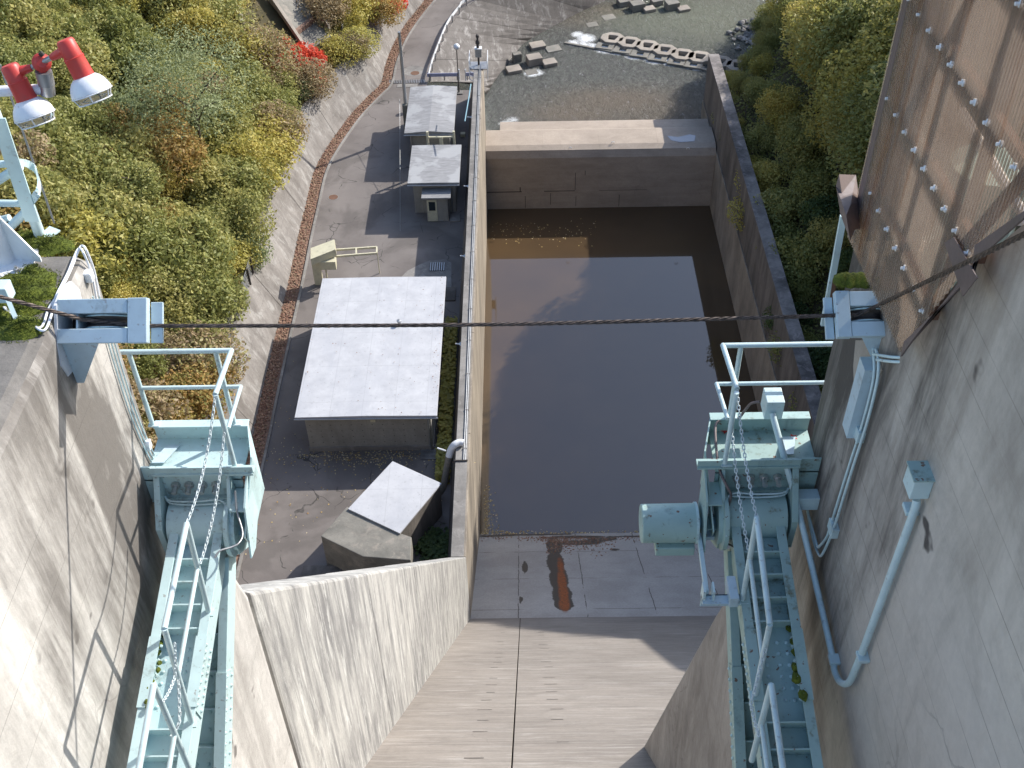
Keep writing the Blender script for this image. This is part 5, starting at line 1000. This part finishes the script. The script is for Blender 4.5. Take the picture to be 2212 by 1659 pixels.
fs = [at(u, v, x=XS-.02) for u, v in ((1945,770),(1968,738),(2000,700),(2110,560),(2212,470),(2250,435),(2250,425),(2212,455),(2105,530),(2100,590),(2040,655),(1952,738))]
MB().prism(fs, (.012,0,0)).obj('bottom_flashing', m['brown'], hut)
tri = [at(u, v, x=XS-.03) for u, v in ((2042,524),(2062,512),(2113,600),(2082,640))]; MB().prism(tri, (-.006,0,0)).obj('angle_bracket', m['brown'], hut)
tag(MB().beam(at(1822,466,y=6.62), at(1779,702,y=6.62), .045, .03, (0,1,0)).obj('pale_bar', m['aqua_pipe']), 'pale blue flat bar along the outer edge of the right pier below the brown hood', 'bar')
tag(MB().beam(at(1803,600,y=6.61), at(1789,690,y=6.61), .03, .02, (0,1,0)).obj('red_bar', m['rust']), 'reddish strip beside the pale bar on the outer edge of the right pier', 'bar')
c = at(1852,612,z=45.35); g = MB()
for i in range(9): q = at(1818+i*8, 610+random.uniform(-3,3), z=45.35); g.lathe(q, (0,0,1), [(0,.06),(.03,.065),(.06,.035),(.07,.001)], 8)
tag(g.obj('moss_strip', m['moss'], smooth=True), 'dark strip of moss on the ledge above the right pulley', 'moss')
for (u, v, lab) in ((1563,1145+0,0),): pass
for k, (u, v) in enumerate(((1566,931),(1713,945))):
    p = at(u, v, z=43.31); g = MB(); g.add([p+Vector((.03*math.cos(a)*(1.4 if i % 2 else .7), .03*math.sin(a)*(1.4 if i % 2 else .7), .004)) for i, a in enumerate(np.linspace(0, 2*math.pi, 10, endpoint=False))], [range(10)]); tag(g.obj('fallen_leaf', m['red']), ['red fallen leaf on the right platform, near its bay end','red fallen leaf on the right platform, near the pier'][k], 'leaf')
# ================================================================== vegetation
def crown_mesh(name, Rr, Hh, n, leaf, lobes, seed, thin=1.):
    r = np.random.default_rng(seed); C = r.normal(size=(lobes, 3)); C /= np.linalg.norm(C, axis=1)[:, None]; C *= (r.random((lobes, 1))**.4)*np.array([Rr*.82, Rr*.82, Hh*.5]); C[:, 2] += Hh*.15
    rad = (.22+.30*r.random(lobes))*Rr; k = r.integers(0, lobes, n); D = r.normal(size=(n, 3)); D[:, 2] = D[:, 2]*.8+.35; D /= np.linalg.norm(D, axis=1)[:, None]
    P = C[k]+D*(rad[k]*(1-.45*r.random(n)**2))[:, None]*np.array([1, 1, .8])
    q = int(n*.35); E = r.normal(size=(q, 3)); E /= np.linalg.norm(E, axis=1)[:, None]; P[:q] = E*(r.random((q, 1))**.3)*np.array([Rr*1.15, Rr*1.15, Hh*.62])+np.array([0, 0, Hh*.1])
    N = D*.6+r.normal(size=(n, 3))*.55+np.array([0, 0, .35]); N /= np.linalg.norm(N, axis=1)[:, None]
    T = np.cross(N, r.normal(size=(n, 3))); T /= np.linalg.norm(T, axis=1)[:, None]; B = np.cross(N, T); s = leaf*(.6+.8*r.random(n))[:, None]
    V = np.stack([P-T*s*.62, P+B*s*.32-N*s*.06, P+T*s*.62, P-B*s*.32-N*s*.06], 1).reshape(-1, 3)
    F = np.arange(n*4).reshape(n, 4); return V, F
class CR: pass
def to_mesh(nm, V, F, mat):
    o = npmesh(nm, V, F, mat); me = o.data; bpy.data.objects.remove(o); return me
CM = [to_mesh('crown', *crown_mesh('c', 2.0, 2.6, [6200,5200,4800,6000,5000][i], [.145,.17,.19,.15,.18][i], 16+i*3, 100+i), m['L_green']) for i in range(5)]
CT = [to_mesh('crown', *crown_mesh('c', 3.0, 4.6, 10500, .19, 30+i*4, 200+i), m['L_dark']) for i in range(4)]
CSP = to_mesh('crown', *crown_mesh('c', 4.6, 6.0, 8500, .15, 42, 301), m['L_grey'])
def trunk_mesh(h, r, seed, n=6):
    rd = random.Random(seed); g = MB(); top = Vector((rd.uniform(-.3,.3), rd.uniform(-.3,.3), h)); g.tube(bez([Vector((0,0,-.4)), Vector((rd.uniform(-.1,.1),0,h*.4)), top], 3), [r*(1-.12*i) for i in range(7)], 7)
    for k in range(n):
        a = rd.uniform(0, 6.28); z = h*rd.uniform(.45, .95); e = Vector((math.cos(a), math.sin(a), rd.uniform(.4, 1.1)))*h*.38; p = Vector((0,0,z)); g.tube([p, p+e*.5+Vector((0,0,.1)), p+e], [r*.45, r*.3, r*.12], 5)
    o = g.obj('trunk', m['bark'], org=(0,0,0), smooth=True); me = o.data; bpy.data.objects.remove(o); return me
TM = [trunk_mesh(1.8, .08, i) for i in range(3)]; TT = [trunk_mesh(5.0, .16, 10+i, 8) for i in range(3)]
def plant(nm, lab, cat, group, loc, crown, trunk, mat, sc_, zc):
    t_ = bpy.data.objects.new(nm, None); t_.empty_display_size = .3; col.objects.link(t_); t_.location = loc; t_.rotation_euler = (0,0,random.random()*6.28); t_.scale = (sc_, sc_, sc_*random.uniform(.85, 1.2)); tag(t_, lab, cat, group)
    c = bpy.data.objects.new('crown', crown); col.objects.link(c); c.parent = t_; c.location = (0,0,zc); c.material_slots[0].link = 'OBJECT'; c.material_slots[0].material = m[mat]
    k = bpy.data.objects.new('trunk', trunk); col.objects.link(k); k.parent = t_; return t_
NMK = {'L_green':'green','L_olive':'olive green','L_grey':'grey green','L_yellow':'yellow green','L_orange':'orange tinged','L_brown':'brown withered','L_red':'red leaved','L_dark':'dark green'}
# colour patches as they lie on the hill (centre in the picture, reach, kinds)
PATCH = [(90,90,110,['L_olive','L_green','L_green']),(110,20,80,['L_olive','L_yellow']),(300,90,80,['L_yellow','L_yellow','L_green','L_olive']),(380,60,90,['L_green','L_olive','L_yellow']),(470,110,60,['L_yellow','L_olive']),(160,200,90,['L_green','L_olive']),(300,230,90,['L_green','L_grey']),(540,200,80,['L_olive','L_brown']),(600,120,50,['L_brown','L_olive','L_red']),(330,330,80,['L_olive','L_brown','L_orange']),(160,400,100,['L_brown','L_olive','L_olive','L_orange']),(60,300,80,['L_green','L_olive']),(360,430,70,['L_yellow','L_orange','L_yellow']),(390,540,50,['L_orange','L_yellow']),(500,440,110,['L_olive','L_green','L_yellow']),(480,300,90,['L_grey','L_olive','L_olive']),(600,350,70,['L_olive','L_brown']),(590,250,60,['L_grey','L_olive']),(250,560,120,['L_green','L_green','L_olive','L_yellow']),(450,600,110,['L_green','L_olive','L_olive']),(400,800,110,['L_brown','L_olive','L_orange']),(350,850,60,['L_brown','L_olive','L_orange']),(720,60,60,['L_brown','L_olive']),(790,60,50,['L_yellow','L_olive']),(820,20,40,['L_orange','L_olive','L_yellow']),(480,700,70,['L_olive','L_green'])]
def kind_at(u, v):
    w_ = [math.exp(-((u-a)**2+(v-b)**2)/(r*r))+1e-6 for a, b, r, k in PATCH]; k = random.choices(PATCH, w_)[0][3]; return random.choice(k)
def px(p):
    d = M3.transposed() @ (Vector(p)-CAM); return CU-FOC*d.x/d.z, CV+FOC*d.y/d.z
def blocked(u, v):                                     # keep plants off the gutter and the bare rock
    if -60 < v < 150 and 566+(v+11)*.68-38 < u < 640+(v+8)*.82+15: return True
    return 478 < u < 572 and -30 < v < 125
cells = []; i = 6; 
while i < NF-16:
    t_ = 3.0
    while t_ < 62:
        j = min(NF-1, max(0, int(i+random.uniform(-1,1)))); tt = t_+random.uniform(-.8,.8); p = foot[j]+NRM[j]*tt
        h = BL.ray_cast(Vector((p.x, p.y, 120)), Vector((0,0,-1)))[0]
        if h is not None:
            u, v = px(h+Vector((0,0,1)))
            if -150 < u < 1010 and -150 < v < 1120: cells.append((h, u, v))
        t_ += 2.15
    i += 2
random.shuffle(cells); cnt = 0
def place_of(u, v):
    if v < 120: return ('high on the left hillside behind the floodlights' if u < 260 else 'near the rock outcrop at the top' if u < 560 else 'beside the hillside gutter at the top')
    if v > 740: return 'seen through and below the left railing'
    if u > 540: return 'just above the retaining wall'
    if v < 330: return 'behind the floodlight heads' if u < 300 else 'around the tall bare trunked tree'
    return 'behind the light mast' if u < 230 else ('just above the left pulley' if v > 520 else 'in the middle of the left hillside')
for h, u, v in cells:
    if blocked(u, v): continue
    if cnt >= 296: break
    k = kind_at(u, v); s = random.uniform(.6, 1.2) if random.random() < .72 else random.uniform(1.15, 1.45); cnt += 1
    w_ = place_of(u, v); plant('shrub', '%s bush among others %s' % (NMK[k], w_), 'bush', NMK[k]+' bushes '+w_, h, random.choice(CM), random.choice(TM), k, s, 1.1)
rest = cells[cnt:]
# the rest of the bushes, past the countable ones, as one mass
if rest:
    Vs, Fs, b0 = [], [], 0; V0, F0 = crown_mesh('c', 2.0, 2.4, 1500, .24, 12, 77)
    for h, u, v in rest:
        if blocked(u, v): continue
        s = random.uniform(.6, 1.0); Vs.append(V0*s+np.array(h)+np.array([0,0,.8])); Fs.append(F0+b0); b0 += len(V0)
    if Vs: o = npmesh('bush_mass', np.concatenate(Vs), np.concatenate(Fs), m['L_olive']); tag(o, 'unbroken mass of further olive bushes filling the left hillside', 'bushes', kind='stuff')
def special(u, v, lab, kind, s, crown=None, trunk=None, zc=1.1, nm='tree', cat='tree'):
    h = on(BL, u, v)
    if h is None: return
    return plant(nm, lab, cat, None, h, crown or CM[0], trunk or TM[0], kind, s, zc)
RS = to_mesh('crown', *crown_mesh('c', 1.7, 2.0, 2300, .26, 8, 55), m['L_red'])
special(655,165,'bright red maple hanging over the retaining wall, the largest red one','L_red',1.15,RS,TM[1],1.0)
special(640,130,'small red maple just above the largest red one','L_red',.6,RS,TM[1],.8); special(672,190,'low red maple shoot on the face of the retaining wall','L_red',.75,RS,TM[2],.4)
special(610,105,'thin red sapling beside the gutter edge','L_red',.5,RS,TM[1],.8); special(845,25,'scarlet maple by the road at the top','L_red',.9,RS,TM[1],.8); special(838,45,'orange red maple below the scarlet one by the road','L_orange',.8,CM[1],TM[1],.8)
special(455,398,'tall thin grey green tree with a bare forked trunk in the middle of the hillside','L_grey',1.0,CSP,trunk_mesh(7.5,.19,5,9),8.2)
special(318,500,'slender bare trunked tree left of the yellow bush','L_olive',.9,CM[2],TT[0],4.2); special(735,130,'yellow green bush overhanging the retaining wall beside the fence','L_yellow',.9,CM[1],TM[0],.6); special(775,105,'golden bush spilling over the retaining wall near the road','L_yellow',1.0,CM[3],TM[0],.4)
special(540,560,'leafy green bush overhanging the retaining wall at the bend','L_grey',.8,CM[3],TM[0],.6); special(430,790,'purple brown bush seen through the left railing','L_brown',.5,CM[2],TM[0],.5); special(480,820,'orange red bush seen through the left railing','L_orange',.6,CM[4],TM[0],.5); special(340,810,'red tinged bush seen through the left railing','L_red',.35,RS,TM[0],.5)
# right bank
cells = []
for y in np.arange(30, 150, 2.9):
    for x in np.arange(20.2, 60, 2.9):
        xx = x+random.uniform(-1,1)+(max(0, (y-99))*.42 if y < 122 else 9.7+(y-122)*1.1); h = BR_.ray_cast(Vector((xx, y+random.uniform(-1,1), 150)), Vector((0,0,-1)))[0]
        if h is None: continue
        u, v = px(h+Vector((0,0,4)))
        cells.append((h, u, v, x))
# bank trees: low by the wall, taller higher up; they shade the lower pool
for n_, (h, u, v, x) in enumerate(cells):
    if h.y < 56 and x > 21.5: continue
    near = x < 24.5; low = h.y > 88; dz_ = 'beside the river' if h.y > 99 else 'level with the weir' if h.y > 84 else 'above the middle of the pool' if h.y > 62 else 'nearest the right pier'
    s = (random.uniform(.35, .55) if near else random.uniform(.75, 1.15))*(0.8 if low else (1.35 if 56 < h.y and x < 42 else 1.1))
    if not (-200 < v < 1500) and h.y > 100: continue
    k = random.choice(['L_dark','L_green','L_olive','L_green','L_olive'] if h.y < 72 else ['L_green','L_olive','L_yellow','L_olive','L_olive'])
    if random.random() < .05: k = 'L_orange'
    if near: plant('shrub', '%s low bush right behind the dark basin wall, %s' % (NMK[k], dz_), 'bush', NMK[k]+' bushes behind the basin wall, '+dz_, h, random.choice(CM), random.choice(TM), k, s*1.6, 1.0)
    else: plant('bank_tree', '%s tree on the right bank, %s' % (NMK[k], dz_), 'tree', NMK[k]+' trees on the right bank, '+dz_, h, random.choice(CT), random.choice(TT), k, s, 5.4)
# ground cover of small leaves
def cover(nm, lab, Vt, Ft, n, size, mat, lift=.5, keep=None):
    A = Vt[Ft[:, 0]]; B = Vt[Ft[:, 1]]; C = Vt[Ft[:, 2]]; D = Vt[Ft[:, 3]]; idx = rng.integers(0, len(Ft), n); a = rng.random((n, 1)); b = rng.random((n, 1))
    P = (A[idx]*(1-a)+B[idx]*a)*(1-b)+(D[idx]*(1-a)+C[idx]*a)*b; P[:, 2] += rng.random(n)*lift
    if keep is not None: P = P[keep(P)]
    n = len(P); N = rng.normal(size=(n, 3))*.6+np.array([0,0,.8]); N /= np.linalg.norm(N, axis=1)[:, None]; T = np.cross(N, rng.normal(size=(n, 3))); T /= np.linalg.norm(T, axis=1)[:, None]; Bn = np.cross(N, T); s = size*(.6+.8*rng.random((n, 1)))
    V = np.stack([P-T*s*.6, P+Bn*s*.35, P+T*s*.6, P-Bn*s*.35], 1).reshape(-1, 3); o = npmesh(nm, V, np.arange(4*n).reshape(n, 4), m[mat]); tag(o, lab, 'ground cover', kind='stuff')
def inview(P):
    Q = (P-np.array(CAM)) @ np.array(M3.transposed()).T; u = CU-FOC*Q[:, 0]/Q[:, 2]; v = CV+FOC*Q[:, 1]/Q[:, 2]; X_ = (u-474.4)/.1838; Y_ = v/.1838
    g_ = (Y_ > -50) & (Y_ < 640) & (X_ > 420+Y_*.80) & (X_ < 950+Y_*.80) & (u > 480); return (u > -200) & (u < 2400) & (v > -150) & (v < 1700) & ~g_
cover('undergrowth', 'mixed brown and green undergrowth between the bushes on the left hillside', hv, hf, 420000, .24, 'L_cover', .7, inview)
cover('bank_undergrowth', 'dark undergrowth between the trees on the right bank', rv_, rf_, 150000, .24, 'L_green', .7, inview)
# fallen leaves
def flecks(nm, lab, pts, size, mat, cat='fallen leaves'):
    P = np.array(pts); n = len(P); N = rng.normal(size=(n, 3))*.25+np.array([0,0,1]); T = np.cross(N, rng.normal(size=(n, 3))); T /= np.linalg.norm(T, axis=1)[:, None]; B = np.cross(N, T); B /= np.linalg.norm(B, axis=1)[:, None]; s = size*(.5+1.*rng.random((n, 1)))
    V = np.stack([P-T*s*.5, P+B*s*.4, P+T*s*.5, P-B*s*.4], 1).reshape(-1, 3); o = npmesh(nm, V, np.arange(4*n).reshape(n, 4), m[mat]); return tag(o, lab, cat, kind='stuff')
pts = []
for _ in range(26000):
    i = random.randint(10, NF-14); f = random.random(); q = foot[i].lerp(foot[i+1], random.random())+NRM[i]*(-.9+random.betavariate(2, 1.6)*.98); pts.append((q.x, q.y, .03+random.random()*.08))
flecks('leaf_litter', 'thick litter of reddish brown fallen leaves filling the ditch along the retaining wall', pts, .13, 'litter')
pts = []
for _ in range(420):
    q = at(random.uniform(530, 990), random.triangular(600, 1240, 1050), z=.02)
    if q.x < -4.6: pts.append(tuple(q))
for _ in range(600): q = at(random.gauss(790,85), random.gauss(985,12), z=.03); pts.append(tuple(q))
flecks('scattered_leaves', 'pale fallen leaves scattered over the asphalt yard', pts, .09, 'fleck')
pts = [(random.uniform(-13.7,-5.4), random.uniform(47.6,61), 3.48) for _ in range(90)]+[(random.uniform(-5.6,-5.2), random.uniform(48,61), 3.47) for _ in range(60)]
flecks('roof_leaves', 'a few brown leaves and grit lying on the large white roof', pts, .07, 'litter')
pts = []
for _ in range(140): q = at(random.uniform(1062,1290), random.triangular(470,540,492), z=POOL+.01); pts.append(tuple(q))
for _ in range(160): q = at(1046+abs(random.gauss(0,14)), random.triangular(1040,1155,1150), z=POOL+.01); pts.append(tuple(q))
for _ in range(300): q = at(random.uniform(1040,1420), 1152+random.gauss(0,3), z=POOL+.012); pts.append(tuple(q))
flecks('floating_leaves', 'yellow leaves and scum floating along the edges of the pool', pts, .11, 'fleck')
pts = []
for _ in range(900):
    u = random.choice([random.gauss(1250,45), random.gauss(1200,20), random.uniform(1035,1500)]); v = 1160+abs(random.gauss(0, 16 if u > 1180 and u < 1330 else 5)); x_, y_ = APR(u, v); pts.append((x_, y_, -2-(y_-36.7)*.635+.02))
flecks('apron_debris', 'brown leaf debris stranded on the apron at the waterline', pts, .12, 'litter')
pts = []
for _ in range(1500):
    y_ = random.uniform(47, 73); pts.append((random.uniform(-5.4,-4.5), y_, .02+random.random()*.1))
V0 = [p for p in pts]
cover_pts = [(random.uniform(-5.3,-4.5), random.uniform(45,60), random.random()*.9) for _ in range(3500)]
o = flecks('wall_weeds', 'green and yellow weeds growing in the gap between the large building and the basin wall', cover_pts, .22, 'L_yellow', 'weeds')
cover_pts = [tuple(at(random.gauss(940,18), random.gauss(1175,14), z=random.random()*.5)) for _ in range(1500)]
flecks('corner_weeds', 'dark weeds and twigs in the corner behind the skewed block', [p for p in cover_pts if p[0] < -4.3], .2, 'L_dark', 'weeds')
